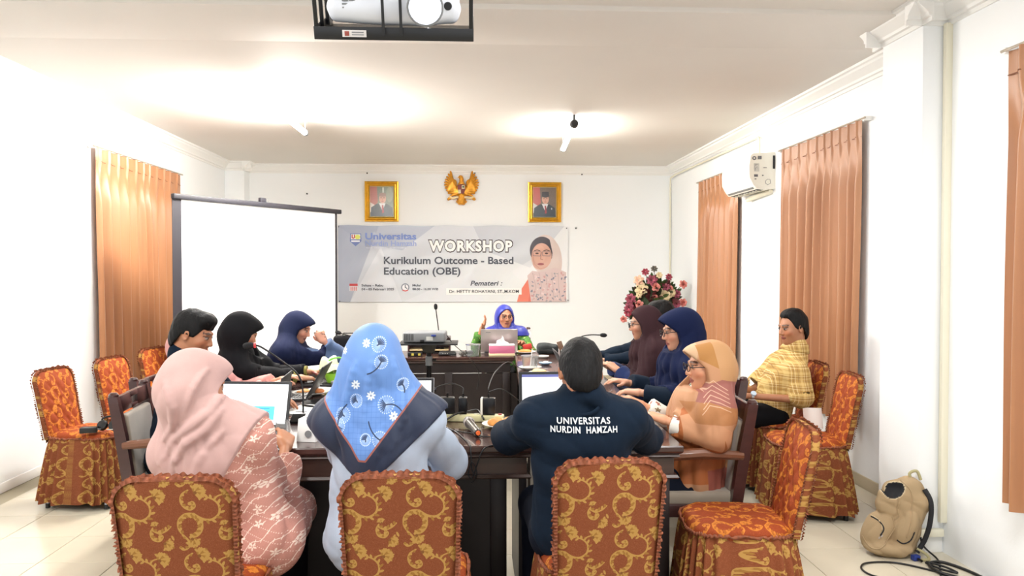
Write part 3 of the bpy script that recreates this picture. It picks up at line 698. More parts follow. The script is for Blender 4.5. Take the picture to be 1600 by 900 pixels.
M_dam = imat('damask_cloth', DAM, .8, bump=.25, bscale=700, spec=.25)
M_daf = imat('damask_front', np.clip(DAM * np.array([1.12, .88, .60]), 0, 1), .75, bump=.3, bscale=400, spec=.25)
M_ruf = mat('ruffle_cloth', (128, 68, 40), .75, var=.35, vscale=60, bump=.3, bscale=300)
TU, TV = .212, .212
ZS, ZT, W0 = .43, .868, .188
def hw(z):
    h = z - (ZT - .085); return W0 - (0 if h <= 0 else .085 - math.sqrt(max(0, .085 ** 2 - h * h))) - .012 * (1 - (z - ZS) / .45)
def yb(z): return -.205 - .085 * max(0, (z - ZS)) / .44
def make_chair(label, rz=0, loc=(0, 0, 0)):
    t = thing('banquet_chair', label, 'chair', loc, rz, 'banquet chairs in rust and gold skirted covers')
    th = .05
    def rear(u, v):
        z = ZS - .02 + (ZT - ZS + .02) * v; w_ = hw(z); x = (2 * u - 1) * w_; e = 1 - abs(2 * u - 1) ** 6
        return (-x, yb(z) - th / 2 * (.35 + .65 * e) - .006 * math.sin(PI * v) * e, z)
    def front(u, v):
        z = ZS + .0 + (ZT - ZS) * v; w_ = hw(z); x = (2 * u - 1) * w_; e = (1 - abs(2 * u - 1) ** 4) * (1 - v ** 8)
        q = abs(math.sin((x + z * .8) * 42)) ** .5 * abs(math.sin((x - z * .8) * 42)) ** .5
        return (x, yb(z) + th / 2 * (.35 + .65 * e) + .012 * q * e, z)
    def fix(mb, su=1, sv=1):
        mb.uv = [(p[0] / TU, p[2] / TV) for p in mb.v]; return mb
    fix(MB().grid(rear, 24, 24)).build('backrest', M_dam, t, uv=True, angle=180)
    fix(MB().grid(front, 40, 44)).build('backrest_front', M_daf, t, uv=True, angle=180)
    out = []
    N = 170; per = []
    for i in range(N + 1):
        s_ = i / N
        if s_ < .36: z = ZS + (ZT - .085 - ZS) * s_ / .36; x = hw(z)
        elif s_ < .64:
            a = (s_ - .36) / .28; 
            if a < .32: q = a / .32 * PI / 2; x = W0 - .085 + .085 * math.cos(q); z = ZT - .085 + .085 * math.sin(q)
            elif a < .68: x = (W0 - .085) * (1 - 2 * (a - .32) / .36); z = ZT
            else: q = PI / 2 + (a - .68) / .32 * PI / 2; x = -(W0 - .085) + .085 * math.cos(q); z = ZT - .085 + .085 * math.sin(q)
        else: z = ZT - .085 - (ZT - .085 - ZS) * (s_ - .64) / .36; x = -hw(z)
        per.append((x, z))
    side = MB().grid(lambda u, v: (lambda p: (p[0] * (1 + .02 * math.sin(PI * v)), yb(p[1]) + th * .35 * (2 * v - 1), p[1] + .004 * math.sin(PI * v)))(per[int(round(u * N))]), N, 3)
    fix(side).build('backrest_edge', M_dam, t, uv=True, angle=180)
    for yo, amp, nm in ((-th * .42, 1, 'ruffle'), (th * .35, .8, 'ruffle')):
        def rf(u, v, yo=yo, amp=amp):
            i = min(N - 1, int(u * N)); q = u * N - i; x = per[i][0] * (1 - q) + per[i + 1][0] * q; z = per[i][1] * (1 - q) + per[i + 1][1] * q
            dx, dz = per[i + 1][0] - per[i][0], per[i + 1][1] - per[i][1]; L = math.hypot(dx, dz) + 1e-9; nx, nz = dz / L, -dx / L
            if nx * x + nz * (z - .6) < 0: nx, nz = -nx, -nz
            s_ = u * N; wv = math.sin(s_ * 2.9 + .8 * math.sin(s_ * .37)); out_ = v * (.014 + .003 * math.sin(s_ * 1.3)) - .004
            return (x + nx * out_ + .002 * math.sin(s_ * 2.7) * v, yb(z) + yo + wv * .007 * v * amp - .004 * (1 - v), z + nz * out_ + .002 * math.cos(s_ * 3.1) * v)
        MB().grid(rf, 560, 3).build(nm, M_ruf, t, angle=180)
    # seat
    def sup(a, w_, d_, n_=4): c, s_ = math.cos(a), math.sin(a); return w_ * math.copysign(abs(c) ** (2 / n_), c), d_ * math.copysign(abs(s_) ** (2 / n_), s_)
    rings = []; M = 64
    for k, (z, r) in enumerate([(.40, .97), (.43, 1.0), (.452, .995), (.466, .95), (.474, .85), (.478, .6), (.48, .3), (.48, .02)]):
        ring = []
        for j in range(M):
            x, y = sup(2 * PI * j / M, .205 * r, .215 * r); q = abs(math.sin(x * 40 + y * 34)) ** .5 * abs(math.sin(x * 40 - y * 34)) ** .5 * .006 if 3 < k < 7 else 0
            ring.append((x, y + .0, z + q))
        rings.append(ring)
    fix(MB().loft(rings)); sm = MB().loft(rings); sm.uv = [(p[0] / TU, p[1] / TV) for p in sm.v]; sm.build('seat', M_daf, t, uv=True, angle=180)
    # skirt
    K = 240; rings = []; uv = []
    for k in range(12):
        v = k / 11; z = .445 - .405 * v; ring = []
        for j in range(K):
            a = 2 * PI * j / K; x, y = sup(a, .207, .218); fl = 1 + .20 * v ** .8; pl = (.004 + .012 * v ** .6) * math.sin(26 * a + 1.3 * math.sin(3 * a)) + .007 * v * math.sin(7 * a + 1)
            L = math.hypot(x, y); n_ = (x / L, y / L); back = 1 if y > -.1 else 1
            ring.append((x * fl + n_[0] * pl, y * fl + n_[1] * pl - .02 * v * (y < 0), z + .008 * v * math.sin(13 * a))); uv.append((j / K * 1.75 / TU, z / TV))
        rings.append(ring)
    MB().loft(rings, caps=False, uv=uv).build('skirt', M_dam, t, uv=True, angle=180)
    pr = [(*sup(2 * PI * j / 200, .212, .222), .447 + .005 * math.sin(j * 1.9)) for j in range(200)]
    MB().tube(pr, [.006 + .003 * math.sin(j * 2.3) for j in range(200)], 6, closed=True).build('seat_frill', M_ruf, t, angle=180)
    for sx in (-1, 1):
        for sy in (-1, 1):
            l = MB().cyl((sx * .16, sy * .165, .42), (sx * .19, sy * .195, .02), .011, 10).build('leg', mat('chrome', (190, 190, 195), .25, 1), t)
            MB().cyl((sx * .19, sy * .195, .03), (sx * .19, sy * .195, .0), .015, 10).build('rubber_foot', M_dark, l)
    return t
GB = 'banquet chairs in rust and gold skirted covers'
ch = make_chair('rust and gold covered chair in front row, leftmost, behind the woman in pink', 0, (-.935, 2.80, 0))
dup(ch, (-.225, 2.80, 0), math.radians(-1), 'rust and gold covered chair with staples on top, behind the woman in blue headscarf', GB)
dup(ch, (.462, 2.95, 0), math.radians(2), 'rust and gold covered chair behind the man with lettering on his shirt', GB)
dup(ch, (1.125, 3.30, 0), math.radians(83), 'empty rust and gold chair turned sideways behind the woman in orange', GB)
dup(ch, (2.16, 5.47, 0), math.radians(86), 'rust and gold covered chair the man in the yellow shirt sits on', GB)
dup(ch, (2.10, 4.86, 0), math.radians(84), 'empty rust and gold chair between the man in yellow and the pillar', GB)
dup(ch, (-2.50, 5.33, 0), math.radians(-97), 'nearest rust and gold chair by the left wall, black cables on its seat', GB)
dup(ch, (-2.42, 5.98, 0), math.radians(-100), 'middle one of the three rust and gold chairs along the left wall', GB)
dup(ch, (-2.40, 6.70, 0), math.radians(-104), 'farthest of the three rust and gold chairs along the left wall', GB)
for x, rzz in ((-.115, 6), (-.065, -4)):
    pass
stp = tag(MB().box((-.155, 2.502, .857), (.028, .003, .006), rot('Y', -4), bev=.001).build('staple_tag', mat('tag_white', (235, 232, 225), .5), None), 'small white tag pinned to the top right of the middle front chair', 'tag')

# ------------------------------------------------------------------ wooden armchairs
M_wood = mat('dark_walnut', (62, 36, 34), .3, var=.15, vscale=10, stretch=(1, 1, 4), coat=.3); M_taupe = mat('taupe_velvet', (140, 128, 112), .8, sheen=.5, var=.08, vscale=10)
M_wood2 = mat('armrest_wood', (112, 70, 48), .35, coat=.2)
def make_armchair(label, loc, rz):
    t = thing('wooden_armchair', label, 'chair', loc, rz, 'dark wooden armchairs around the tables')
    for s_ in (-1, 1):
        path = [(s_ * .235, -.20, .02), (s_ * .235, -.205, .25), (s_ * .235, -.215, .45), (s_ * .24, -.25, .70), (s_ * .24, -.285, .90)]
        mb = MB(); rings = []
        for i, p in enumerate(path):
            w_ = .022; d_ = .026 if i < 4 else .022; rings.append([(p[0] - w_, p[1] - d_, p[2]), (p[0] + w_, p[1] - d_, p[2]), (p[0] + w_, p[1] + d_, p[2]), (p[0] - w_, p[1] + d_, p[2])])
        mb.loft(rings).build('back_post', M_wood, t)
        MB().lathe([(.0, 0), (.024, 0), (.024, .01), (.015, .02), (0, .022)], (s_ * .24, -.285, .90), 12).build('post_cap', M_wood, t)
        MB().box((s_ * .23, .20, .22), (.04, .04, .44), bev=.006).build('front_leg', M_wood, t)
        MB().tube([(s_ * .25, -.24, .66), (s_ * .265, -.05, .675), (s_ * .265, .12, .665), (s_ * .25, .20, .63)], [.020, .026, .028, .020], 10).build('armrest', M_wood2, t)
        MB().tube([(s_ * .24, .18, .42), (s_ * .25, .16, .55), (s_ * .255, .12, .66)], .017, 8).build('arm_support', M_wood, t)
        MB().box((s_ * .23, 0, .40), (.03, .40, .06), bev=.004).build('seat_rail', M_wood, t)
    tr = MB()
    tr.box((-.14, -.275, .855), (.18, .03, .085), rot('X', 6), bev=.008); tr.box((.14, -.275, .855), (.18, .03, .085), rot('X', 6), bev=.008); tr.box((0, -.2765, .883), (.12, .03, .03), rot('X', 6), bev=.006); tr.box((0, -.273, .822), (.12, .03, .022), rot('X', 6), bev=.006)
    tr.build('top_rail', M_wood, t)
    MB().box((0, -.235, .635), (.40, .045, .34), rot('X', 8), bev=.018, seg=3).build('backrest', M_taupe, t)
    MB().box((0, -.222, .45), (.42, .03, .05), rot('X', 4), bev=.005).build('lower_rail', M_wood, t)
    MB().box((0, 0, .445), (.45, .43, .075), bev=.025, seg=3).build('seat', M_taupe, t)
    MB().box((0, .20, .40), (.42, .03, .06), bev=.004).build('seat_rail', M_wood, t)
    return t
GA = 'dark wooden armchairs around the tables'
ac0 = make_armchair('dark wooden armchair with taupe back pad, left, under the man in navy', (-1.50, 4.22, 0), math.radians(-84))
dup(ac0, (-1.62, 4.76, 0), math.radians(-88), 'dark wooden armchair of the hidden woman behind the left man in navy', GA)
dup(ac0, (-1.60, 5.32, 0), math.radians(-88), 'dark wooden armchair of the woman in the black headscarf', GA)
dup(ac0, (-1.58, 6.45, 0), math.radians(-88), 'dark wooden armchair of the woman in denim beside the screen', GA)
dup(ac0, (.36, 8.05, 0), math.radians(180), 'dark wooden armchair of the speaker behind the far table', GA)
dup(ac0, (1.03, 3.84, 0), math.radians(87), 'dark wooden armchair of the woman in the orange scarf, its post end visible', GA)
dup(ac0, (1.26, 4.62, 0), math.radians(88), 'dark wooden armchair of the woman in the navy scarf, right table', GA)
dup(ac0, (1.30, 5.50, 0), math.radians(70), 'dark wooden armchair of the woman in the maroon scarf, right table', GA)
dup(ac0, (1.52, 6.42, 0), math.radians(92), 'dark wooden armchair of the mostly hidden man by the flowers', GA)

# ================================================================== PEOPLE
def vcol_mat(name, rough=.5, sss=0, bump=0, bscale=200, sheen=0):
    if name in MATS: return MATS[name]
    m = bpy.data.materials.new(name); m.use_nodes = True; nt = m.node_tree; b = nt.nodes['Principled BSDF']
    a = nt.nodes.new('ShaderNodeVertexColor'); a.layer_name = 'Col'; nt.links.new(a.outputs[0], b.inputs['Base Color'])
    b.inputs['Roughness'].default_value = rough; b.inputs['Sheen Weight'].default_value = sheen
    if bump:
        tc = nt.nodes.new('ShaderNodeTexCoord'); n2 = nt.nodes.new('ShaderNodeTexNoise'); n2.inputs['Scale'].default_value = bscale
        nt.links.new(tc.outputs['Object'], n2.inputs['Vector']); bp = nt.nodes.new('ShaderNodeBump'); bp.inputs['Strength'].default_value = bump; bp.inputs['Distance'].default_value = .003
        nt.links.new(n2.outputs[0], bp.inputs['Height']); nt.links.new(bp.outputs[0], b.inputs['Normal'])
    MATS[name] = m; return m
M_skin = vcol_mat('skin', .5)
M_hair = mat('black_hair', (8, 7, 8), .62, bump=.9, bscale=160, stretch=(1, 1, .12), var=.4, vscale=90, spec=.25)
M_frame = mat('glasses_frame', (30, 28, 30), .3); M_glass = mat('lens_glass', (235, 240, 245), .05)
nrm = lambda v: np.array(v, float) / (np.linalg.norm(v) + 1e-9)
def folds(seed, amp=.004, f=22):
    r = random.Random(seed); ws = [(nrm([r.gauss(0, 1), r.gauss(0, 1), r.gauss(0, .8)]), r.uniform(.6, 1.7) * f, r.uniform(0, 6)) for _ in range(5)]
    def fn(x, y, z):
        w1 = .9 * np.sin(9 * x + 7 * z + r_seed) + .7 * np.sin(8 * y - 11 * z)
        s_ = 0
        for d_, k, p in ws: s_ = s_ + (1 - 2 * np.abs(np.sin((d_[0] * x + d_[1] * y + d_[2] * z) * k * .5 + p + w1)) ** .7) * .45
        return amp * s_
    r_seed = seed * 1.7
    return fn
class Person:
    def __init__(s, label, pelvis, yaw, top, head=(0, 0, 0), hands=None, elbows=None, skin=(176, 126, 98), build=1.0, h=.0065, neck=None, hip_z=.53, cur=.5, female=True, shw=None, lips=(150, 84, 76), knees=None, hdir=None, sh_drop=0):
        s.t = thing('person', label, 'person', (pelvis[0], pelvis[1], 0), math.radians(yaw)); s.h = h; s.b = build; s.female = female
        a = math.radians(-yaw); c, q = math.cos(a), math.sin(a)
        s.L = lambda p: np.array([(p[0] - pelvis[0]) * c - (p[1] - pelvis[1]) * q, (p[0] - pelvis[0]) * q + (p[1] - pelvis[1]) * c, p[2]])
        s.Ld = lambda d_: np.array([d_[0] * c - d_[1] * q, d_[0] * q + d_[1] * c, d_[2]])
        s.skin = np.array(lin(skin)[:3]); s.lips = np.array(lin(lips)[:3])
        hy, hp, hr = head; s.R = np.array(Matrix.Rotation(math.radians(hy), 3, 'Z') @ Matrix.Rotation(math.radians(hp), 3, 'X') @ Matrix.Rotation(math.radians(hr), 3, 'Y'))
        T = s.L(top); s.HC = T - s.R @ np.array([0, -.005, .113]); s.P = np.array([0, 0, hip_z])
        s.HN = s.HC + s.R @ np.array([0, -.028, -.10])
        s.N = s.HN + np.array([0, -.02, -.055]) if neck is None else s.L(neck)
        up = nrm(s.N - s.P); s.C = s.P + (s.N - s.P) * .62; fw = np.array([0, 1, 0]) - up * up[1]; fw = nrm(fw); rt = np.cross(fw, up); s.T = np.stack([rt, fw, up], 1)
        w = (.158 if female else .18) * build if shw is None else shw; s.sh = {}
        s.N2 = s.N - up * .045
        for k in (-1, 1): s.sh[k] = s.N - up * (.065 + sh_drop) + rt * k * w + fw * .0
        s.W = {}; s.E = {}; s.D = {}
        for k in (-1, 1):
            tgt = s.L(hands[0 if k < 0 else 1]) if hands else np.array([k * .16, .42, .79])
            S0 = s.sh[k]; L1, L2 = .275 * build ** .5, .25; dv = tgt - S0; dist = np.linalg.norm(dv)
            if elbows and elbows[0 if k < 0 else 1] is not None: s.E[k] = s.L(elbows[0 if k < 0 else 1])
            else:
                if dist > (L1 + L2) * .985: f_ = dist / ((L1 + L2) * .985); L1 *= f_; L2 *= f_
                a_ = (L1 ** 2 - L2 ** 2 + dist ** 2) / (2 * dist); hh = math.sqrt(max(0, L1 ** 2 - a_ ** 2)); dn = dv / dist
                pole = nrm(np.array([k * .75, -.25, -1.0])); pole = nrm(pole - dn * (pole @ dn)); s.E[k] = S0 + dn * a_ + pole * hh
            s.W[k] = tgt; s.D[k] = nrm(tgt - s.E[k])
            if hdir and hdir[0 if k < 0 else 1] is not None: s.D[k] = nrm(s.Ld(hdir[0 if k < 0 else 1]))
        kn = knees or [(-.13, .42, .50), (.13, .42, .50)]; s.K = {-1: np.array(kn[0]), 1: np.array(kn[1])}
    def hand(s, F, k, n=(0, 0, -1), curl=.55, spread=1.0, fist=0):
        W, d_ = s.W[k], s.D[k]; n = np.array(n, float); n = nrm(n - d_ * (n @ d_)); th = np.cross(n, d_) * (-k); sd = th
        for i in range(4):
            off = (1.5 - i) * .0205; b = W + d_ * (.088 - .006 * abs(i - 1.3)) + sd * off * spread
            F.cap(W + sd * off * .55 + d_ * .01, b, .017, .0125, k=.012)
            L = [.066, .074, .069, .054][i]; c1 = curl * (.55 + .1 * i) + fist; c2 = c1 * 1.9 + .15
            fan = sd * (1.5 - i) * .07 * spread
            d1 = nrm(d_ * math.cos(c1) + n * math.sin(c1) + fan); p1 = b + d1 * L * .48; d2 = nrm(d_ * math.cos(c2) + n * math.sin(c2) + fan * .6); p2 = p1 + d2 * L * .5
            F.cap(b, p1, .0092, .0084, k=.004); F.cap(p1, p2, .0084, .0066, k=.002)
        tb = W + d_ * .022 + sd * .024; t1 = tb + nrm(d_ * .75 + sd * .75 + n * (.35 + fist * .3)) * .042; t2 = t1 + nrm(d_ * .95 + sd * .2 + n * (.4 + fist * .5)) * .034
        F.cap(W + d_ * .015 + sd * .01, tb, .018, .015, k=.01); F.cap(tb, t1, .0135, .0105, k=.006); F.cap(t1, t2, .0105, .0082, k=.003)
    def torso(s, F, i=0, k=.05, waist=1.0):
        b = s.b; T = s.T; Q = lambda p, q, t: p + (q - p) * t; fm = s.female
        F.ell(s.P + np.array([0, -.0, -.0]), ((.168 if fm else .16) * b + i, .135 * b + i, .12 + i), k=k)
        F.ell(Q(s.P, s.N, .30), (.145 * b * waist + i, .118 * b + i, .15 + i), T, k=k)
        F.ell(Q(s.P, s.N, .66), ((.148 if fm else .158) * b + i, .115 * b + i, .165 + i), T, k=k)
        if fm: F.ell(Q(s.P, s.N, .66) + T[:, 1] * .07, (.12 * b + i, .065 * b + i, .07 + i), T, k=k)
        F.cap(s.sh[-1], s.sh[1], .050 * b + i, k=k)
        for q in (-1, 1): F.cap(s.N - T[:, 2] * .01, s.sh[q] + np.array([0, 0, .008]), .038 + i, .048 * b + i, k=k)
    def arm(s, F, k, i=0, t_end=1, upper_end=1.0, kk=.03, flare=0):
        b = s.b
        if upper_end < 1: F.cap(s.sh[k], s.sh[k] + (s.E[k] - s.sh[k]) * upper_end, .048 * b + i, .044 * b + i + flare, k=kk); return
        F.cap(s.sh[k], s.E[k], .047 * b + i, .038 * b + i, k=kk)
        if t_end > 0:
            e = s.E[k] + (s.W[k] - s.E[k]) * t_end; F.cap(s.E[k], e, .040 * b + i, .040 * b + i + ((.028 - .040 * b) * t_end) + flare, k=kk)
    def legs(s, F, i=0, k=.04, knees=True, shin=True):
        for q in (-1, 1):
            K = s.K[q]; F.cap(s.P + np.array([q * .085, 0, -.02]), K, .085 * s.b + i, .062 + i, k=k)
            if shin: A = K + np.array([q * .01, -.06 if K[2] > .3 else 0, -(K[2] - .10)]); F.cap(K, A, .06 + i, .042 + i, k=k); s.A = getattr(s, 'A', {}); s.A[q] = A
    def body(s, hand_kw=(None, None), chest=True, ear=True, beard=False):
        pts = [s.HC, s.N, s.P, s.W[-1], s.W[1], s.E[-1], s.E[1], s.sh[-1], s.sh[1]]; lo = np.min(pts, 0) - .17; hi = np.max(pts, 0) + .17; lo[2] = max(lo[2], .42)
        for q in (-1, 1): hi = np.maximum(hi, s.W[q] + s.D[q] * .2 + .03); lo = np.minimum(lo, s.W[q] + s.D[q] * .2 - .03)
        F = Fld(lo, hi, s.h); R = s.R; H = lambda *p: s.HC + R @ np.array(p)
        s.torso(F, -.022, k=.04); F.cap(s.N - s.T[:, 2] * .02, s.HN + R @ np.array([0, .005, .03]), .052 if s.female else .058, .05 if s.female else .056, k=.03)
        for q in (-1, 1): s.arm(F, q, -.008)
        F.ell(H(0, -.012, .018), (.073, .094, .094), R, k=.0); F.ell(H(0, .022, -.035), (.060, .068, .078), R, k=.03); F.ell(H(0, .055, -.092), (.026, .026, .022), R, k=.03)
        for q in (-1, 1):
            F.ell(H(q * .042, .056, -.022), (.022, .02, .02), R, k=.02)
            F.ell(H(q * .031, .094, .006), (.019, .016, .011), R, k=.012, mode=-1); F.ell(H(q * .031, .078, .005), (.014, .0125, .011), R, k=.003)
            F.cap(H(q * .014, .086, .026), H(q * .046, .076, .024), .008, .007, k=.008)
            if ear: F.ell(H(q * .077, -.012, -.006), (.008, .02, .032), R @ np.array(rot('Z', -q * 22)), k=.006); F.ell(H(q * .083, -.008, -.004), (.005, .010, .018), R, k=.003, mode=-1)
        F.cap(H(0, .082, .012), H(0, .102, -.026), .009, .0115, k=.008); F.ell(H(-.011, .094, -.03), (.009, .009, .007), R, k=.005); F.ell(H(.011, .094, -.03), (.009, .009, .007), R, k=.005)
        F.ell(H(0, .081, -.055), (.024, .012, .0065), R, k=.004); F.ell(H(0, .079, -.066), (.020, .012, .007), R, k=.004)
        for q in (-1, 1):
            kw = dict(hand_kw[0 if q < 0 else 1] or {}); s.hand(F, q, **kw)
        V, Q = F.mesh(); c = np.tile(s.skin, (len(V), 1)); P = (V - s.HC) @ R     # head-local
        v = np.sin(V[:, 0] * 40) * np.sin(V[:, 1] * 37) * np.sin(V[:, 2] * 33); c *= (1 + .05 * v)[:, None]
        def paint(m, col, op=1): c[m] = c[m] * (1 - op) + np.array(lin(col)[:3]) * op
        x, y, z = np.abs(P[:, 0]), P[:, 1], P[:, 2]; f = y > .045
        ck = f & (((x - .042) / .025) ** 2 + ((z + .028) / .02) ** 2 < 1); c[ck] *= np.array([1.06, .93, .92])
        m = f & (((x / .026) ** 2 + ((z + .060) / .0125) ** 2) < 1) & (y > .072); c[m] = s.lips; paint(m & (np.abs(z + .0605) < .0018), (70, 36, 36), .8)
        m = f & (((x - .031) / .0135) ** 2 + ((z - .004) / .0058) ** 2 < 1); paint(m, (150, 132, 122)); paint(f & (((x - .031) / .0072) ** 2 + ((z - .004) / .0075) ** 2 < 1), (26, 19, 18))
        paint(f & (((x - .031) / .019) ** 2 + ((z - .0125) / .004) ** 2 < 1), (40, 28, 26), .85)
        paint(f & (x > .012) & (x < .05) & (np.abs(z - .030 + (x - .03) ** 2 * 7) < .0042), (38, 28, 26), .85)
        if beard: paint(f & (x < .024) & (np.abs(z + .0475) < .0035), (50, 40, 38), .6)
        s.bo = mesh_obj('body', V, Q, M_skin, s.t, col=c, angle=180); return s.bo
    def glasses(s, m=None, r=.021):
        H = lambda *p: s.HC + s.R @ np.array(p); g = MB()
        for q in (-1, 1):
            g.tube([H(q * .032 + r * 1.12 * math.cos(a), .108 - .004 * abs(math.cos(a)), .004 + r * .85 * math.sin(a)) for a in [2 * PI * i / 20 for i in range(20)]], .0022, 6, closed=True)
            g.tube([H(q * .056, .104, .008), H(q * .078, .07, .008), H(q * .082, .0, .004)], .0022, 6)
        g.tube([H(-.01, .109, .008), H(0, .112, .011), H(.01, .109, .008)], .002, 6)
        return g.build('glasses', m or M_frame, s.t)
    def hair(s, style='short', seed=1, m=None):
        R = s.R; H = lambda *p: s.HC + R @ np.array(p); lo = s.HC - .16; F = Fld(lo, s.HC + .17, .0045)
        F.ell(H(0, -.016, .024), (.083, .103, .104), R, k=0); F.ell(H(0, -.048, -.035), (.070, .066, .080), R, k=.02)
        if style == 'receding': F.ell(H(0, .0, .10), (.06, .07, .03), R, k=.03)
        if style in ('short', 'quiff'): F.ell(H(.005, .045, .092), (.062, .05, .034), R, k=.03)
        def pl(x, y, z):
            px = (x - s.HC[0]) * R[0, 0] + (y - s.HC[1]) * R[1, 0] + (z - s.HC[2]) * R[2, 0]; py = (x - s.HC[0]) * R[0, 1] + (y - s.HC[1]) * R[1, 1] + (z - s.HC[2]) * R[2, 1]; pz = (x - s.HC[0]) * R[0, 2] + (y - s.HC[1]) * R[1, 2] + (z - s.HC[2]) * R[2, 2]
            ax = np.abs(px)
            front = np.where(py > .03, .062 - .1 * (ax > .055) * 0, np.where(py > -.01, np.where(ax > .05, .0 - .2 * (.0 - py) * 0 + .012, .05), -.085))
            base = -.102 + np.clip((py + .080) / .045, 0, 1) * .095 + np.clip((py - .025) / .03, 0, 1) * .052
            if style == 'receding': base = base + np.clip((py - .01) / .04, 0, 1) * .035
            return base - pz
        F.keep(pl, .006)
        rr_ = random.Random(seed)
        a1, a2 = rr_.uniform(0, 6), rr_.uniform(0, 6)
        F.disp(lambda x, y, z: (.0013 if style != 'quiff' else .002) * np.sin(120 * x + 5 * np.sin(13 * z + a1) + 25 * y) * np.sin(85 * y + 9 * z + a2) + .0009 * np.sin(210 * x + 8 * np.sin(17 * z + 20 * y)) * np.sin(160 * y + a1))
        V, Q = F.mesh(); return mesh_obj('hair', V, Q, m or M_hair, s.t, angle=180)
    def shirt(s, m, name='shirt', sleeve=(.93, .93), i=.006, fold=.0035, seed=1, short=False, collar=False, h=.0085, long=0, legs=False, flare=.004, paint=None, waist=1.05, hem=None):
        pts = [s.N, s.P, s.W[-1], s.W[1], s.E[-1], s.E[1], s.sh[-1], s.sh[1]]; lo = np.min(pts, 0) - .18; hi = np.max(pts, 0) + .16; lo[2] = min(s.P[2] - .16, lo[2]) if not long else long; lo[2] = max(lo[2], .3 if not long else long)
        if legs: hi = np.maximum(hi, s.K[1] + .12); lo = np.minimum(lo, s.K[-1] - np.array([.13, 0, 0])); hi[0] = max(hi[0], s.K[1][0] + .13)
        F = Fld(lo, hi, h); s.torso(F, i, waist=waist)
        for q, e in ((-1, sleeve[0]), (1, sleeve[1])):
            if short: s.arm(F, q, i + .010, upper_end=.86, flare=flare)
            else: s.arm(F, q, i * .55 + .004, t_end=e, flare=flare)
        F.cap(s.N - s.T[:, 2] * .02, s.N + (s.HN - s.N) * (.5 if collar else .25), .062 + i, .058 + i, k=.03)
        if legs: s.legs(F, i + .012, shin=legs == 'full', k=.07)
        F.disp(folds(seed, fold))
        for q in (-1, 1):          # flat cuffs
            if short: a, b = s.sh[q], s.E[q]; e = a + (b - a) * .80
            else: a, b = s.E[q], s.W[q]; e = a + (b - a) * sleeve[0 if q < 0 else 1]
            d_ = nrm(b - a); sl, x, y, z = F.sl(e - .10, e + .10)
            if 0 in F.F[sl].shape: continue
            dd = (x - e[0]) * d_[0] + (y - e[1]) * d_[1] + (z - e[2]) * d_[2]; rr2 = np.sqrt((x - e[0]) ** 2 + (y - e[1]) ** 2 + (z - e[2]) ** 2)
            F.F[sl] = np.where(rr2 < .085, np.maximum(F.F[sl], dd), F.F[sl])
        if hem: F.keep(hem)
        V, Q = F.mesh(); s.SF = F; c = paint(V) if paint else None
        o = mesh_obj(name, V, Q, m, s.t, col=c, angle=180)
        if collar:
            nk = s.N + (s.HN - s.N) * .62; up = nrm(s.HN - s.N); g = MB(); X = nrm(np.cross([0, 1, 0], up)); Y = np.cross(up, X)
            rings = []
            for (r_c, zz) in ((.080, -.030), (.071, .010), (.066, .030), (.068, .035), (.077, .026), (.097, -.026), (.093, -.029), (.076, .010)):
                rings.append([nk + X * math.cos(a) * r_c * 1.0 + Y * math.sin(a) * r_c * 1.05 + up * (zz - .014 * max(0, math.sin(a))) for a in [2 * PI * j / 40 for j in range(40)]])
            g.loft(rings, caps=False).build('collar', m if not paint else collar, o, angle=180)
        return o
    def trousers(s, m, h=.011, seed=3, shoes=True):
        P = s.P; pts = [P, s.K[-1], s.K[1]]; lo = np.min(pts, 0) - .2; hi = np.max(pts, 0) + .15; lo[2] = .05; hi[2] = P[2] + .10
        F = Fld(lo, hi, h); F.ell(P + np.array([0, 0, -.01]), (.175 * s.b, .145 * s.b, .11), k=.03); s.legs(F, .010); F.disp(folds(seed, .004, 18)); F.keep(lambda x, y, z: .09 - z + 0 * x + 0 * y)
        V, Q = F.mesh(); o = mesh_obj('trousers', V, Q, m, s.t, angle=180)
        if shoes:
            for q in (-1, 1):
                A = s.A[q]; F = Fld(A + np.array([-.08, -.10, -A[2]]), A + np.array([.08, .24, .08]), .008); F.cap(A + np.array([0, -.02, -.055]), A + np.array([q * .01, .14, -.066]), .042, .032, k=.02); F.cap(A, A + np.array([0, 0, -.05]), .042, .045, k=.03)
                F.keep(lambda x, y, z: .004 - z + 0 * x + 0 * y); V, Q = F.mesh(); mesh_obj('shoe', V, Q, M_shoe, s.t, angle=180)
        return o
    def hijab(s, m, drop=.22, front=.20, seed=2, amp=.009, nf=13, i=.022, h=.0075, arm=.45, hood=(0, 0, 0), tip=None, open_=(.056, .082), vol=1.0, paint=None, peak=0, name='hijab', k=.05, slope=True, fz=-.004, ridges=()):
        """head scarf: hood, neck wrap and drape over the shoulders down to the given drops below the neck"""
        lo = np.minimum(np.minimum(s.HC - .18, s.sh[-1] - .2), s.sh[1] - .2); hi = np.maximum(np.maximum(s.HC + .17, s.sh[-1] + .16), s.sh[1] + .16)
        lo[2] = s.N[2] - max(drop, front) - .05; lo[1] -= .05; hi[1] += .06; F = Fld(lo, hi, h); R = s.R; H = lambda *p: s.HC + R @ np.array(p)
        s.torso(F, i, k=.06)
        for q in (-1, 1): F.cap(s.sh[q], s.sh[q] + (s.E[q] - s.sh[q]) * arm, .055 * s.b + i, .05 * s.b + i, k=.06)
        F.ell(H(0, -.018, .018), (.092 * vol, .112 * vol, .107 * vol), R, k=.0); F.ell(H(0, -.028, -.035), (.085 * vol, .100 * vol, .09), R, k=.04)
        if peak: F.ell(H(0, .052, .052), (.072, .074, .060), R, k=.03)
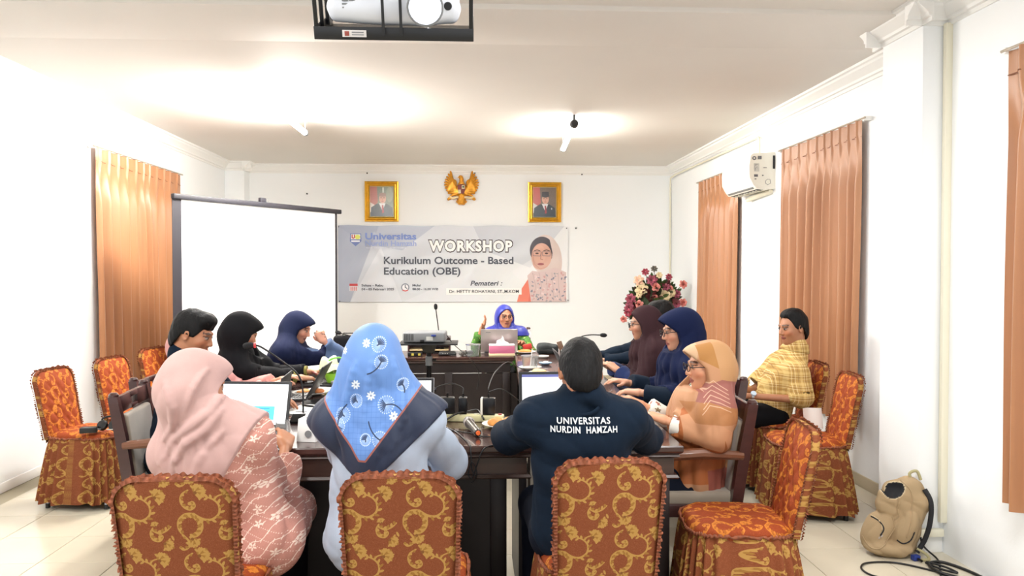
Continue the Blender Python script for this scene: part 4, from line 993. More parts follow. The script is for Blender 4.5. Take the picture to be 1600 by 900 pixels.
        F.cap(H(0, -.02, -.06), s.N - s.T[:, 2] * .01, .078 * vol, .098, k=.06); F.ell(H(0, .028, -.100), (.064, .066, .050), R, k=.03)
        F.ell(s.N - s.T[:, 2] * .05 + s.T[:, 1] * .04, (.13, .11, .08), s.T, k=.06)
        for q in ((-1, 1) if slope else ()): F.cap(H(q * .02, -.025, -.035), s.sh[q] + s.T[:, 2] * .012 - s.T[:, 1] * .0 + (s.N - s.sh[q]) * .15, .078 * vol, .052 * s.b + i, k=.05)
        base = s.N.copy(); HCz = s.HC
        def dr(x, y, z):
            dx, dy = x - base[0], y - base[1]; th = np.arctan2(dx, dy); w_ = np.clip((HCz[2] - .02 - z) / .2, 0, 1)
            rg = lambda t: 1 - 2 * np.abs(np.sin(t)) ** .75
            cr = amp * w_ * rg(nf * .5 * th + 1.3 * np.sin(7 * z + seed) + .8 * np.sin(11 * z - 5 * th) + seed) + amp * .5 * w_ * rg(nf * .9 * th - 6 * z + seed * 2)
            # soft creases of the hood, falling backward
            px = (x - HCz[0]); pz = (z - HCz[2]); py = y - HCz[1]
            cr2 = amp * .5 * rg(20 * (py * .55 + pz * .75 + px * .35 * np.cos(seed)) + 1.6 * np.sin(11 * px + seed) + seed) * np.clip((HCz[2] + .09 - z) / .08, 0, 1)
            return cr + cr2
        F.disp(dr)
        for rp, rr2 in ridges:
            q3 = []
            for (rx, rz) in rp:
                y_ = F.drop(s.N[0] + rx, s.N[2] + rz)
                if y_ is not None: q3.append(np.array([s.N[0] + rx, y_ + .35 * rr2, s.N[2] + rz]))
            for i_ in range(len(q3) - 1):
                t0, t1 = i_ / max(1, len(q3) - 1), (i_ + 1) / max(1, len(q3) - 1); F.cap(q3[i_], q3[i_ + 1], rr2 * (.45 + .55 * math.sin(PI * min(1, t0 + .12))), rr2 * (.45 + .55 * math.sin(PI * min(1, t1 + .12))), k=.012)
        if getattr(s, 'SF', None) is not None:      # keep the cloth clear of the garment below
            S_ = s.SF.F
            for ax_ in range(3):
                p = (F.ax[ax_] - s.SF.lo[ax_]) / s.SF.h; ok_ = (p >= 0) & (p <= s.SF.n[ax_] - 1.001); i0 = np.clip(np.floor(p).astype(int), 0, s.SF.n[ax_] - 2); fr = (p - i0).astype(np.float32); sh_ = [1, 1, 1]; sh_[ax_] = -1
                S_ = np.take(S_, i0, axis=ax_) * (1 - fr.reshape(sh_)) + np.take(S_, i0 + 1, axis=ax_) * fr.reshape(sh_); S_ = np.where(ok_.reshape(sh_), S_, 1.0)
            F.F = np.where(F.F < .045, smin(F.F, S_ - .009, .012), F.F).astype(np.float32)
        # opening for the face
        def op(x, y, z):
            px = (x - HCz[0]) * R[0, 0] + (y - HCz[1]) * R[1, 0] + (z - HCz[2]) * R[2, 0]; py = (x - HCz[0]) * R[0, 1] + (y - HCz[1]) * R[1, 1] + (z - HCz[2]) * R[2, 1]; pz = (x - HCz[0]) * R[0, 2] + (y - HCz[1]) * R[1, 2] + (z - HCz[2]) * R[2, 2]
            e = (np.sqrt((px / open_[0]) ** 2 + ((pz - fz) / open_[1]) ** 2) - 1) * open_[0]; return np.maximum(e, .010 - py)
        def edge(x, y, z):     # slanting front edge of the hood, brim forward over the brow
            px = (x - HCz[0]) * R[0, 0] + (y - HCz[1]) * R[1, 0] + (z - HCz[2]) * R[2, 0]; py = (x - HCz[0]) * R[0, 1] + (y - HCz[1]) * R[1, 1] + (z - HCz[2]) * R[2, 1]; pz = (x - HCz[0]) * R[0, 2] + (y - HCz[1]) * R[1, 2] + (z - HCz[2]) * R[2, 2]
            e = np.interp(pz, [-.125, -.10, -.06, .0, .05, .085, .12], [.4, .052, .030, .036, .062 + .02 * bool(peak), .092 + .03 * bool(peak), .14]); return np.maximum(e - py, np.abs(px) - .115).astype(np.float32)
        sl, x, y, z = F.sl(s.HC - .17, s.HC + .17); F.F[sl] = -smin(-F.F[sl], op(x, y, z), .008); F.F[sl] = -smin(-F.F[sl], edge(x, y, z), .006)
        d1, d2 = drop, front
        if tip is None:
            F.keep(lambda x, y, z: (base[2] - (d1 + (d2 - d1) * np.clip((y - base[1] + .12) / .24, 0, 1)) + .02 * np.sin(6 * x + seed)) - z)
        else: F.keep(lambda x, y, z: (base[2] - tip(x - base[0], y - base[1])) - z + 0 * x + 0 * y)
        # hollow below so that it is a cloth, not a block
        V, Q = F.mesh(); c = paint(V) if paint else None
        s.HF = F; return mesh_obj(name, V, Q, m, s.t, col=c, angle=180)
M_shoe = mat('shoe_black', (24, 23, 24), .45)
M_navy = mat('navy_cotton', (11, 26, 42), .9, spec=.2, bump=.2, bscale=500, var=.08, vscale=20)
M_navy2 = mat('navy_trousers', (12, 18, 32), .9, spec=.2, bump=.2, bscale=400)
M_blackc = mat('black_cloth', (13, 13, 17), .9, spec=.2, bump=.2, bscale=400)
def cloth(name, rgb, **k): return mat(name, rgb, k.pop('rough', .85), bump=.25, bscale=450, var=k.pop('var', .05), vscale=14, sheen=k.pop('sheen', .1), spec=.2, **k)
TY = dict(curl=.5)     # typing hand

# --- 1 woman in dusty pink, front left
r_ = Ras(512, 512, (190, 134, 120)); r_.noise(.03, 3)
for k in range(26):
    x, y = rng.uniform(0, 512), rng.uniform(0, 512)
    for j in range(5): leaf_a = j * 1.26 + k; r_.ell(x + 14 * math.cos(leaf_a), y + 14 * math.sin(leaf_a), 11, 5, (238, 216, 200), leaf_a, .9, wrap=True)
for k in range(-2, 7):
    pts = [(i * 16, (k * 90 + i * 16 * .8 + 16 * math.sin(i * .9)) ) for i in range(0, 33)]; r_.line(pts, 2.2, (240, 220, 205), .85, wrap=False)
    for i in range(0, 32, 2): r_.line([(pts[i][0], pts[i][1] - 9), (pts[i][0] + 5, pts[i][1] + 9)], 2, (242, 224, 210), .8)
for k in range(9):
    for j in range(0, 512, 11): r_.ell(j, (k * 58 - j * .5) % 512, 2.3, 2.3, (240, 218, 204), wrap=True)
M_batik = imat('pink_batik', r_.a, .8, 'Object', scale=(3.2, 3.2, 3.2), rot=(math.radians(90), 0, 0), bump=.25, bscale=450)
M_pink = cloth('dusty_pink_chiffon', (186, 152, 146), rough=.8)
p1 = Person('person in a dusty pink headscarf and pink patterned tunic, front left, hand on a glass', (-.845, 2.98), -8, (-.975, 2.90, 1.222), head=(-38, -14, 2), hands=((-1.08, 3.52, .80), (-.80, 3.40, .765)), elbows=((-1.16, 3.2, .74), (-.765, 3.16, .63)), skin=(178, 122, 88), build=1.0, h=.006, neck=(-.955, 2.88, .97), shw=.140, sh_drop=.035, knees=[(-.22, .40, .5), (.02, .43, .5)])
p1.body(hand_kw=(TY, dict(curl=.75, n=(-.5, .1, -.6)))); p1.shirt(M_batik, 'tunic', sleeve=(.85, .62), i=.014, fold=.011, seed=4, long=.36, legs=True, flare=.026, waist=.95, h=.008)
p1.trousers(M_blackc); 
W8 = lambda P_: [tuple(v)[:2] for v in [Vector((a_[0], a_[1], 0)).lerp(Vector((b_[0], b_[1], 0)), u / 4) for a_, b_ in zip(P_[:-1], P_[1:]) for u in range(4)]] + [P_[-1]]
p1.hijab(M_pink, seed=3, amp=.006, nf=9, i=.026, vol=1.03, arm=.18, h=.006, peak=1, ridges=[(W8([(.085, .13), (.06, .06), (.0, .01), (-.07, -.04), (-.13, -.13)]), .016), (W8([(.09, .06), (.05, .0), (-.02, -.05), (-.08, -.13), (-.10, -.22)]), .015), (W8([(-.085, .16), (-.055, .08), (-.07, .01), (-.12, -.05)]), .013), (W8([(.10, -.01), (.05, -.07), (.01, -.15), (-.01, -.24)]), .012), (W8([(.03, .20), (.0, .12), (-.02, .05)]), .010)], drop=.34, tip=lambda x, y: .33 - 1.9 * np.maximum(0, x - .02))

# --- 2 woman in the blue printed headscarf
N_ = 640
r_ = Ras(N_, N_, (96, 136, 198)); 
def flw(x, y, R, c=(228, 234, 240)):
    for j in range(8): a = j * PI / 4 + x; r_.ell(x + R * .6 * math.cos(a), y + R * .6 * math.sin(a), R * .42, R * .2, c, a)
    r_.ell(x, y, R * .17, R * .17, (130, 140, 160))
def dand(x, y, R, a, L, dark=True):
    r_.ell(x, y, R, R, (150, 178, 222), 0, .22)
    for j in range(22): b = j * .2856; r_.line([(x, y), (x + R * math.cos(b), y + R * math.sin(b))], .6, (205, 216, 235), .65); r_.ell(x + R * math.cos(b), y + R * math.sin(b), 2.1, 2.1, (214, 224, 240), 0, .8)
    if dark:
        for j in range(7): b = a + (j - 3) * .33; r_.line([(x, y), (x + R * .75 * math.cos(b + PI), y + R * .75 * math.sin(b + PI))], 1.6, (44, 62, 96))
        pts = [(x + L * i / 8 * math.cos(a + .06 * i), y + L * i / 8 * math.sin(a + .06 * i)) for i in range(9)]; r_.line(pts, 2.1, (36, 50, 80))
# print plane: 0.62 m square, x to the right, z up; centre column at 320
edge_l = [(640, 395), (320, 640), (0, 395)]
for k in range(0, 640, 17): 
    r_.line([(k, 170), (k - 10, 640)], .9, (70, 110, 178), .45); 
    if k > 250: r_.line([(0, k), (640, k - 8)], .9, (70, 110, 178), .45)
r_.poly([(-1, -1), (641, -1), (641, 170), (320, 250), (-1, 200)], (96, 136, 198), .6)
for (x, y, R_) in [(300, 62, 15), (262, 196, 16), (318, 232, 16), (400, 300, 16), (440, 96, 13), (210, 90, 13)]: flw(x, y, R_)
for (x, y, R_, a, L) in [(345, 66, 24, 2.2, 6), (356, 122, 22, 2.0, 62), (372, 262, 28, -.15, 60), (262, 250, 22, .4, 6), (214, 296, 25, .3, 6), (196, 330, 25, -1.62, 74), (352, 372, 26, 3.6, 70), (300, 372, 19, 1, 6), (430, 200, 20, .8, 26)]: dand(x, y, R_, a, L)
# V-shaped hem: rust line then navy border
def vee(off): return [(-10, 130 + off), (143, 262 + off), (276, 440 + off), (300, 442 + off), (493, 215 + off), (650, 110 + off)]
r_.poly(vee(0) + [(650, 650), (-10, 650)], (24, 36, 62)); r_.line(vee(0), 3.2, (150, 84, 74)); 
M_bluep = imat('blue_print', r_.a, .6, 'Object', scale=(1 / .62, 1, 1 / .62), bump=.2, bscale=500, sheen=.1, ext='EXTEND')
M_paleb = cloth('pale_blue_cotton', (172, 184, 202)); 
p2 = Person('person in a light blue flowered headscarf with navy border and pale blue blouse, front centre', (-.335, 2.98), -1, (-.360, 2.96, 1.300), head=(3, -6, 3), hands=((-.44, 3.56, .80), (-.22, 3.54, .80)), elbows=((-.50, 3.20, .79), (-.095, 3.14, .755)), skin=(196, 150, 120), build=1.02, h=.006, neck=(-.340, 2.93, 1.03), shw=.158, sh_drop=.02)
p2.body(hand_kw=(TY, TY)); p2.shirt(M_paleb, 'blouse', sleeve=(.9, .9), i=.022, fold=.011, seed=9, long=.40, legs=True, flare=.014, waist=1.15, h=.008); p2.trousers(M_blackc)
hb = p2.hijab(M_bluep, seed=1, amp=.006, nf=11, i=.034, vol=1.12, arm=.28, ridges=[(W8([(.01, .22), (-.02, .10), (-.04, -.04), (-.045, -.20)]), .012), (W8([(.06, .17), (.09, .06), (.10, -.04), (.06, -.14)]), .012), (W8([(-.07, .16), (-.10, .05), (-.13, -.03)]), .012), (W8([(.02, .06), (.03, -.06), (.0, -.20)]), .009)], h=.006, drop=.30, tip=lambda x, y: np.where(y < .03, .285 - .95 * np.abs(x + .035), .03))
mp = [n for n in M_bluep.node_tree.nodes if n.type == 'MAPPING'][0]
mp.inputs['Rotation'].default_value = (math.radians(-90), 0, 0); mp.inputs['Scale'].default_value = (1 / .62, 1 / .70, 1 / .70); mp.inputs['Location'].default_value = (.53, -.9, 0)

# --- 3 man in navy work shirt with lettering on the back
p3 = Person('person in navy shirt with white lettering on the back, front right', (.415, 2.98), 0, (.412, 3.0, 1.245), head=(0, -22, 0), hands=((.30, 3.66, .80), (.55, 3.66, .80)), elbows=((.150, 3.30, .815), (.735, 3.30, .805)), skin=(178, 118, 84), build=1.06, h=.006, neck=(.418, 2.95, 1.03), shw=.180, female=False, sh_drop=.022)
p3.body(hand_kw=(TY, TY)); p3.hair(seed=2)
p3.shirt(M_navy, sleeve=(.94, .94), i=.012, fold=.013, seed=12, h=.0075, collar=True, flare=.008, long=.44); p3.trousers(M_navy2)
for txt, x0, x1, zb, hh in (('UNIVERSITAS', .311, .506, .961, .023), ('NURDIN  HAMZAH', .288, .531, .930, .023)):
    V, F = text_mesh(txt, 1, bold=.02, ext=.0, spacing=1.12); xs = [v[0] for v in V]; k = (x1 - x0) / (max(xs) - min(xs)); out = []
    for v in V:
        X = x0 + (v[0] - min(xs)) * k - .415; Z = zb + v[1] * hh / .72; 
        ys = [p3.SF.drop(X + a, Z + b) for a in (-.008, 0, .008) for b in (-.008, 0, .008)]; ys = [q for q in ys if q is not None]
        out.append((X, (min(ys) if ys else -.15) - .0025, Z))
    lett(out, F, mat('white_thread', (225, 228, 230), .6), p3.t)

# --- 4 man in navy at the left table
p4 = Person('person in a navy shirt with short black hair at the left table, looking down', (-1.55, 4.22), -86, (-1.405, 4.15, 1.302), head=(-4, -20, 0), hands=((-1.10, 4.42, .80), (-1.12, 4.12, .80)), skin=(172, 116, 84), h=.0065, neck=(-1.47, 4.17, 1.06), female=False, build=1.02)
p4.body(hand_kw=(TY, TY)); p4.hair('quiff', seed=5); p4.shirt(M_navy, sleeve=(.94, .94), i=.013, fold=.009, seed=21, collar=True, flare=.008, long=.42); p4.trousers(M_navy2, shoes=False)

# --- hidden woman, pink sleeves
M_coral = cloth('coral_print', (214, 150, 142), var=.3); M_pinkscarf = cloth('rose_scarf', (206, 150, 146))
p5 = Person('person in a pink scarf almost hidden behind the left man in navy', (-1.66, 4.76), -90, (-1.625, 4.76, 1.195), head=(0, -20, 0), hands=((-1.19, 4.95, .84), (-1.20, 4.76, .83)), skin=(196, 144, 116), h=.008, neck=(-1.65, 4.76, .95))
p5.body(hand_kw=(TY, TY), ear=False); p5.shirt(M_coral, 'blouse', sleeve=(.80, .80), i=.012, fold=.008, seed=5, flare=.008); p5.hijab(M_pinkscarf, seed=8, h=.009, i=.03); p5.trousers(M_blackc, shoes=False, h=.014)

# --- 5 woman in black scarf
M_olive = cloth('olive_cuff', (122, 116, 56))
p6 = Person('person in a black headscarf and black top leaning over the left table', (-1.60, 5.32), -82, (-1.455, 5.22, 1.225), head=(26, -26, 0), hands=((-1.12, 5.52, .82), (-1.14, 5.28, .81)), elbows=(None, (-1.42, 5.06, .86)), skin=(190, 138, 108), h=.0075, neck=(-1.53, 5.24, .99))
p6.body(hand_kw=(TY, TY), ear=False); p6.shirt(M_blackc, 'top', sleeve=(.85, .80), i=.016, fold=.009, seed=6, flare=.010); p6.hijab(mat('black_scarf', (10, 10, 14), .9, spec=.2), seed=5, h=.0075, i=.024, amp=.006, peak=1, drop=.30, front=.28, arm=.6, vol=1.06); p6.trousers(M_blackc, shoes=False, h=.014)
for q, s_ in ((-1, .80), (1, .78)):
    a, b = p6.E[q], p6.W[q]; MB().cyl(a + (b - a) * s_, a + (b - a) * (s_ + .12), .040, 16, .043).build('cuff', M_olive, p6.t)

# --- 6 woman in denim blue with navy scarf, hand to her forehead
M_denim = cloth('denim_blue', (72, 90, 122), var=.12); M_nscarf = mat('navy_scarf', (15, 23, 52), .9, spec=.2, bump=.15, bscale=400)
p7 = Person('person in a navy headscarf and denim blue blouse resting her forehead on her hand', (-1.58, 6.42), -90, (-1.36, 6.42, 1.165), head=(-6, -22, 0), hands=((-1.10, 6.60, .81), (-1.195, 6.43, .945)), elbows=(None, (-1.055, 6.50, .80)), hdir=(None, (-.45, -.02, .85)), skin=(206, 148, 124), h=.0075, neck=(-1.46, 6.42, .93), hip_z=.50, build=1.02)
p7.body(hand_kw=(TY, dict(curl=.9, n=(-1, 0, -.2), fist=.5)), ear=False); p7.shirt(M_denim, 'blouse', sleeve=(.9, .9), i=.016, fold=.009, seed=7, flare=.014); p7.hijab(M_nscarf, seed=6, i=.024, amp=.007, vol=1.10, peak=1, drop=.28, front=.26, arm=.5); p7.trousers(M_blackc, shoes=False, h=.014)

# --- 7 speaker
r_ = Ras(256, 256, (70, 118, 40)); 
for k in range(70): r_.ell(rng.uniform(0, 256), rng.uniform(0, 256), rng.uniform(5, 16), rng.uniform(3, 8), [(120, 170, 60), (36, 84, 40), (186, 204, 110), (30, 70, 36)][k % 4], rng.uniform(0, 3), wrap=True)
M_gb = imat('green_batik', r_.a, .75, 'Object', scale=(5, 5, 5), rot=(math.radians(-90), 0.5, 0)); M_blues = mat('royal_blue_satin', (24, 38, 150), .45, sheen=.3, bump=.1, bscale=300)
p8 = Person('person in bright blue headscarf and green blouse speaking at the far table', (.355, 8.03), 180, (.333, 7.93, 1.168), head=(14, -2, 0), hands=((.50, 7.62, .80), (.095, 7.72, .945)), elbows=(None, (.055, 7.78, .775)), hdir=(None, (.40, -.30, .85)), skin=(186, 128, 98), h=.0055, neck=(.340, 7.98, .925), hip_z=.50, shw=.150)
p8.body(hand_kw=(TY, dict(curl=.35, n=(.8, -.1, -.2), spread=1.35)), ear=False); p8.shirt(M_gb, 'blouse', sleeve=(.9, .72), i=.012, fold=.007, seed=8, flare=.012); p8.hijab(M_blues, seed=9, i=.012, amp=.004, nf=11, h=.006, drop=.085, front=.08, arm=.0, vol=1.0, open_=(.057, .083), k=.03, slope=False); p8.glasses(); p8.trousers(M_blackc, shoes=False, h=.014)

# --- 8 woman in maroon scarf
p9 = Person('person in a dark maroon headscarf with glasses at the right table', (1.34, 5.50), 88, (1.205, 5.50, 1.258), head=(-4, -8, 0), hands=((1.02, 5.45, .82), (1.0, 5.66, .82)), skin=(190, 138, 110), h=.0075, neck=(1.27, 5.50, 1.0))
p9.body(hand_kw=(TY, TY), ear=False); p9.shirt(cloth('blue_sleeve', (22, 38, 80)), 'blouse', sleeve=(.9, .9), i=.012, fold=.008, seed=9, flare=.010); p9.hijab(mat('maroon_scarf', (46, 25, 29), .9, spec=.2), seed=11, i=.026, amp=.008, nf=11, drop=.40, front=.40, arm=.75, vol=1.06); p9.glasses(r=.023); p9.trousers(M_blackc, shoes=False, h=.014)
# --- 9 man behind
p10 = Person('person with short black hair mostly hidden between the two scarves before the flowers', (1.58, 6.40), 88, (1.525, 6.32, 1.268), head=(8, -10, 0), skin=(200, 148, 116), h=.008, female=False, neck=(1.54, 6.35, 1.03), hands=((1.05, 6.25, .80), (1.05, 6.5, .80)))
p10.body(hand_kw=(TY, TY)); p10.hair(seed=7); p10.shirt(M_navy, i=.013, fold=.008, seed=10, collar=True); p10.trousers(M_navy2, shoes=False, h=.014)
# --- 10 woman in navy scarf, right
p11 = Person('person in a navy blue headscarf, glasses and navy shirt typing at the right table', (1.28, 4.62), 88, (1.195, 4.52, 1.283), head=(2, -10, 0), hands=((.965, 4.46, .82), (.955, 4.80, .83)), elbows=((1.24, 4.33, .80), None), skin=(200, 146, 118), h=.0065, neck=(1.245, 4.53, 1.03))
p11.body(hand_kw=(TY, TY), ear=False); p11.shirt(M_navy, sleeve=(.90, .90), i=.014, fold=.009, seed=11, flare=.010); p11.hijab(mat('deep_blue_scarf', (11, 22, 56), .9, spec=.2, bump=.15, bscale=400), seed=12, i=.024, amp=.007, nf=9, drop=.34, front=.32, arm=.55, vol=1.10, peak=1); p11.glasses(); p11.trousers(M_blackc, shoes=False, h=.014)
# --- 11 woman in the orange patterned scarf
r_ = Ras(512, 640, (212, 160, 122)); X_ = lambda px: 256 + (px - 1095) * 3.44; Y_ = lambda py: (py - 530) * 2.67
pp = lambda pts, c, o=1: r_.poly([(X_(a), Y_(b)) for a, b in pts], c, o)
pp([(1060, 530), (1180, 530), (1180, 800), (1020, 800)], (206, 150, 108)); pp([(1040, 530), (1092, 530), (1086, 600), (1040, 620)], (216, 176, 138))
pp([(1088, 545), (1112, 540), (1132, 566), (1126, 582), (1092, 566)], (186, 128, 62)); pp([(1112, 530), (1180, 530), (1180, 612), (1124, 606)], (204, 154, 104))
pp([(1092, 606), (1124, 596), (1175, 606), (1175, 645), (1120, 650), (1080, 640)], (172, 106, 96)); pp([(1020, 700), (1070, 640), (1150, 700), (1150, 760), (1040, 760)], (190, 108, 54)); pp([(1060, 652), (1090, 645), (1134, 672), (1130, 706), (1064, 690)], (214, 154, 112))
pp([(1064, 632), (1100, 628), (1175, 646), (1175, 662), (1080, 660)], (190, 128, 78)); pp([(1104, 738), (1170, 735), (1170, 800), (1110, 800)], (168, 92, 76)); pp([(1130, 690), (1175, 680), (1175, 745), (1140, 740)], (198, 140, 92))
for k in range(6): r_.line([(X_(1088 + k * 2), Y_(646 - k * 8)), (X_(1100 + k * 2), Y_(632 - k * 7)), (X_(1114 + k), Y_(634 - k * 6)), (X_(1132), Y_(642 - k * 6))], 1.5, (240, 200, 170), .9)
for (a, b) in ((1074, 716), (1092, 728), (1118, 710)): r_.line([(X_(a), Y_(b)), (X_(a + 6), Y_(b - 12)), (X_(a + 2), Y_(b - 26))], [2, 9, 1], (168, 96, 44), .8)
M_os = imat('orange_scarf_print', r_.a * .88, .7, 'Object', scale=(1 / .45, 1 / .45, 1 / .73), rot=(math.radians(-90), math.radians(90), 0), loc=(.5, 0, 0), bump=.2, bscale=450, ext='EXTEND')
mo = [n for n in M_os.node_tree.nodes if n.type == 'MAPPING'][0]; mo.inputs['Scale'].default_value = (1 / .45, 1 / .45, 1 / .727); mo.inputs['Location'].default_value = (.5, -.667, 0)
r_ = Ras(256, 256, (226, 222, 212))
for k in range(16):
    x, y = rng.uniform(0, 256), rng.uniform(0, 256)
    for j in range(5): r_.ell(x + 8 * math.cos(j * 1.26), y + 8 * math.sin(j * 1.26), 7, 4, [(120, 100, 70), (150, 90, 70), (96, 110, 80)][k % 3], j * 1.26, wrap=True)
M_fl = imat('white_floral', r_.a, .8, 'Object', scale=(4.5, 4.5, 4.5), rot=(math.radians(-90), .8, 0), bump=.2, bscale=400)
p12 = Person('person in a patterned orange headscarf with glasses and white floral cuffs, right table', (1.085, 3.83), 88, (1.130, 3.72, 1.175), head=(3, -4, 0), hands=((.925, 3.70, .805), (.90, 4.10, .81)), elbows=((1.13, 3.58, .74), None), skin=(204, 146, 112), h=.006, neck=(1.145, 3.75, .93), hip_z=.50, shw=.145)
p12.body(hand_kw=(TY, TY), ear=False); p12.shirt(M_fl, 'blouse', sleeve=(.86, .86), i=.012, fold=.007, seed=13, flare=.010, long=.40); p12.hijab(M_os, seed=14, i=.024, amp=.007, nf=8, drop=.50, front=.48, arm=.70, vol=1.02, h=.0065, peak=1); p12.glasses(); p12.trousers(M_navy2, shoes=False)

# --- 12 man in yellow checked shirt
r_ = Ras(256, 256, (182, 144, 76))
for k in range(0, 256, 64):
    for (o, w_, c, a) in ((0, 14, (222, 196, 132), .5), (30, 3, (128, 92, 52), .55), (38, 2, (238, 226, 186), .75), (22, 2, (238, 226, 186), .7), (52, 3, (128, 92, 52), .45)):
        r_.rect(k + o, 0, k + o + w_, 256, c, a); r_.rect(0, k + o, 256, k + o + w_, c, a)
M_pl = imat('yellow_check', r_.a, .8, 'Object', scale=(3.6, 3.6, 3.6), rot=(math.radians(-90), math.radians(84), 0), bump=.2, bscale=450)
p13 = Person('person in a yellow checked short-sleeved shirt sitting back on a covered chair by the curtain', (2.10, 5.45), 92, (2.235, 5.40, 1.235), head=(10, -8, 0), hands=((1.875, 5.27, .665), (1.84, 5.42, .69)), elbows=((2.235, 5.215, .645), None), skin=(172, 118, 86), h=.0055, neck=(2.262, 5.42, .935), female=False, hip_z=.53, shw=.155, sh_drop=.045, build=.92, knees=[(-.16, .40, .53), (.12, .42, .53)])
p13.body(hand_kw=(dict(curl=.8), dict(curl=.8))); p13.hair('receding', seed=9); p13.shirt(M_pl, sleeve=(.9, .9), i=.014, fold=.009, seed=15, short=True, collar=True, h=.0075, flare=.014); p13.trousers(M_blackc)
W_ = p13.W[-1] + (p13.E[-1] - p13.W[-1]) * .10; dd = nrm(p13.E[-1] - p13.W[-1]); q_ = Vector((0, 0, 1)).rotation_difference(Vector(dd)).to_matrix()
MB().lathe([(.030, -.010), (.034, -.008), (.034, .008), (.030, .010)], W_, 24, q_).build('watch_strap', mat('steel', (170, 170, 172), .3, .9), p13.t); MB().lathe([(0, .008), (.018, .008), (.02, 0)], W_ + np.array([-.024, .0, .022]), 20, rot('Y', -45)).build('watch_face', mat('watch_face', (190, 205, 220), .2), p13.t)

# ================================================================== THINGS ON THE TABLES
TZ = .75
M_alu = mat('laptop_grey', (120, 120, 122), .35, .4); M_silver = mat('laptop_silver', (186, 178, 174), .35, .5); M_key = mat('keys', (34, 34, 36), .5); M_char = mat('laptop_charcoal', (46, 46, 48), .5)
def screen_img(kind):
    r = Ras(320, 200, (250, 250, 252))
    if kind == 'blue':
        r.rect(0, 0, 320, 8, (225, 230, 238)); 
        for k in range(5): r.line([(20, 22 + k * 10), (180 + (k * 53) % 90, 22 + k * 10)], 1, (200, 204, 214))
        r.rect(20, 110, 262, 176, (92, 196, 226))
        for k in range(4):
            for j in range(3): r.line([(34 + j * 76, 120 + k * 15), (84 + j * 76, 120 + k * 15)], 1.6, (52, 140, 190))
    elif kind == 'doc':
        r.rect(0, 0, 320, 12, (88, 92, 150)); r.rect(0, 12, 320, 24, (232, 228, 244))
        for k in range(8): r.line([(30, 40 + k * 16), (110 + (k * 71) % 160, 40 + k * 16)], 1.2, (206, 190, 214))
        r.rect(60, 52, 150, 58, (226, 196, 220))
    elif kind == 'dark':
        r.a[:] = np.array((62, 56, 66)) / 255.; r.rect(10, 20, 310, 90, (110, 92, 98)); r.rect(10, 100, 200, 180, (84, 76, 84))
    return r.a
def laptop(label, loc, rz, W=.34, D=.235, open_=105, m=M_alu, scr=None, emit=1.2, mark=False, key=M_key):
    t = thing('laptop', label, 'laptop', (loc[0], loc[1], TZ + (loc[2] if len(loc) > 2 else 0)), math.radians(rz), None)   # screen at +Y, user at -Y
    MB().box((0, 0, .009), (W, D, .016), bev=.005).build('base', m, t)
    kb = MB()
    for r in range(5):
        for c in range(13): kb.box((-W * .43 + c * W * .0715, D * .34 - r * .019, .0185), (W * .060, .015, .003))
    k_ = kb.build('keyboard', key, t, smooth=False); k_['kind'] = 'stuff'
    MB().box((0, -D * .30, .0175), (.10, .06, .0015)).build('touchpad', M_char, t)
    a = math.radians(open_ - 90); R = Matrix.Rotation(-a, 3, 'X'); hz = Vector((0, D / 2 - .006, .016)); H = D * .95
    MB().box(hz + R @ Vector((0, .0, H / 2)), (W, .007, H), R, bev=.003).build('lid', m, t)
    MB().cyl((-W * .4, D / 2 - .004, .014), (W * .4, D / 2 - .004, .014), .007, 10).build('hinge', M_char, t)
    MB().box(hz + R @ Vector((0, -.0038, H / 2)), (W * .985, .001, H * .975), R).build('bezel', M_dark, t)
    P = [hz + R @ Vector((x, -.0048, z)) for x, z in ((-W * .46, H * .09), (W * .46, H * .09), (W * .46, H * .94), (-W * .46, H * .94))]
    sm = imat('screen_' + label[:14].replace(' ', '_'), screen_img(scr), emit=emit, rough=.2) if scr else M_black
    mesh_obj('screen', P, [(0, 1, 2, 3)], sm, t, False, uv=np.array([(0, 0), (1, 0), (1, 1), (0, 1)]))
    if mark: MB().box(hz + R @ Vector((W * .30, .0042, H * .86)), (.045, .001, .006), R).build('lid_mark', M_grey, t)
    return t
laptop('grey laptop with a blue box on its white screen, before the woman in pink', (-1.06, 3.68), -6, .35, .24, 108, M_char, 'blue', 1.3)
laptop('silver edged laptop with a white screen before the woman in the flowered scarf', (-.37, 3.72), -2, .36, .245, 104, M_alu, 'plain', 1.3)
laptop('black laptop with a white document open before the man with lettering', (.44, 3.80), 1, .40, .26, 102, M_char, 'doc', 1.25)
laptop('thin dark laptop seen edge on at the left table', (-1.12, 4.22), -86, .33, .22, 100, M_char, 'dark', .8)
laptop('laptop under the hands of the hidden woman in pink sleeves', (-1.08, 4.84), -90, .32, .22, 118, M_char, None)
laptop('laptop before the woman in the black headscarf', (-1.02, 5.42), -90, .32, .22, 125, M_char, None)
laptop('flat black laptop before the woman in denim blue', (-1.02, 6.32), -85, .30, .21, 150, M_black, None)
laptop('silver laptop lid facing the camera before the speaker', (.253, 7.40), 180, .34, .235, 104, M_silver, None, mark=True)
laptop('low grey laptop before the woman in the orange scarf', (.72, 3.93), 88, .32, .22, 135, M_alu, 'doc', 1.0)
laptop('laptop before the woman in the navy scarf at the right table', (.75, 4.62), 90, .32, .22, 125, M_char, None)
laptop('laptop before the woman in the maroon scarf', (.78, 5.56), 90, .32, .22, 115, M_char, None)

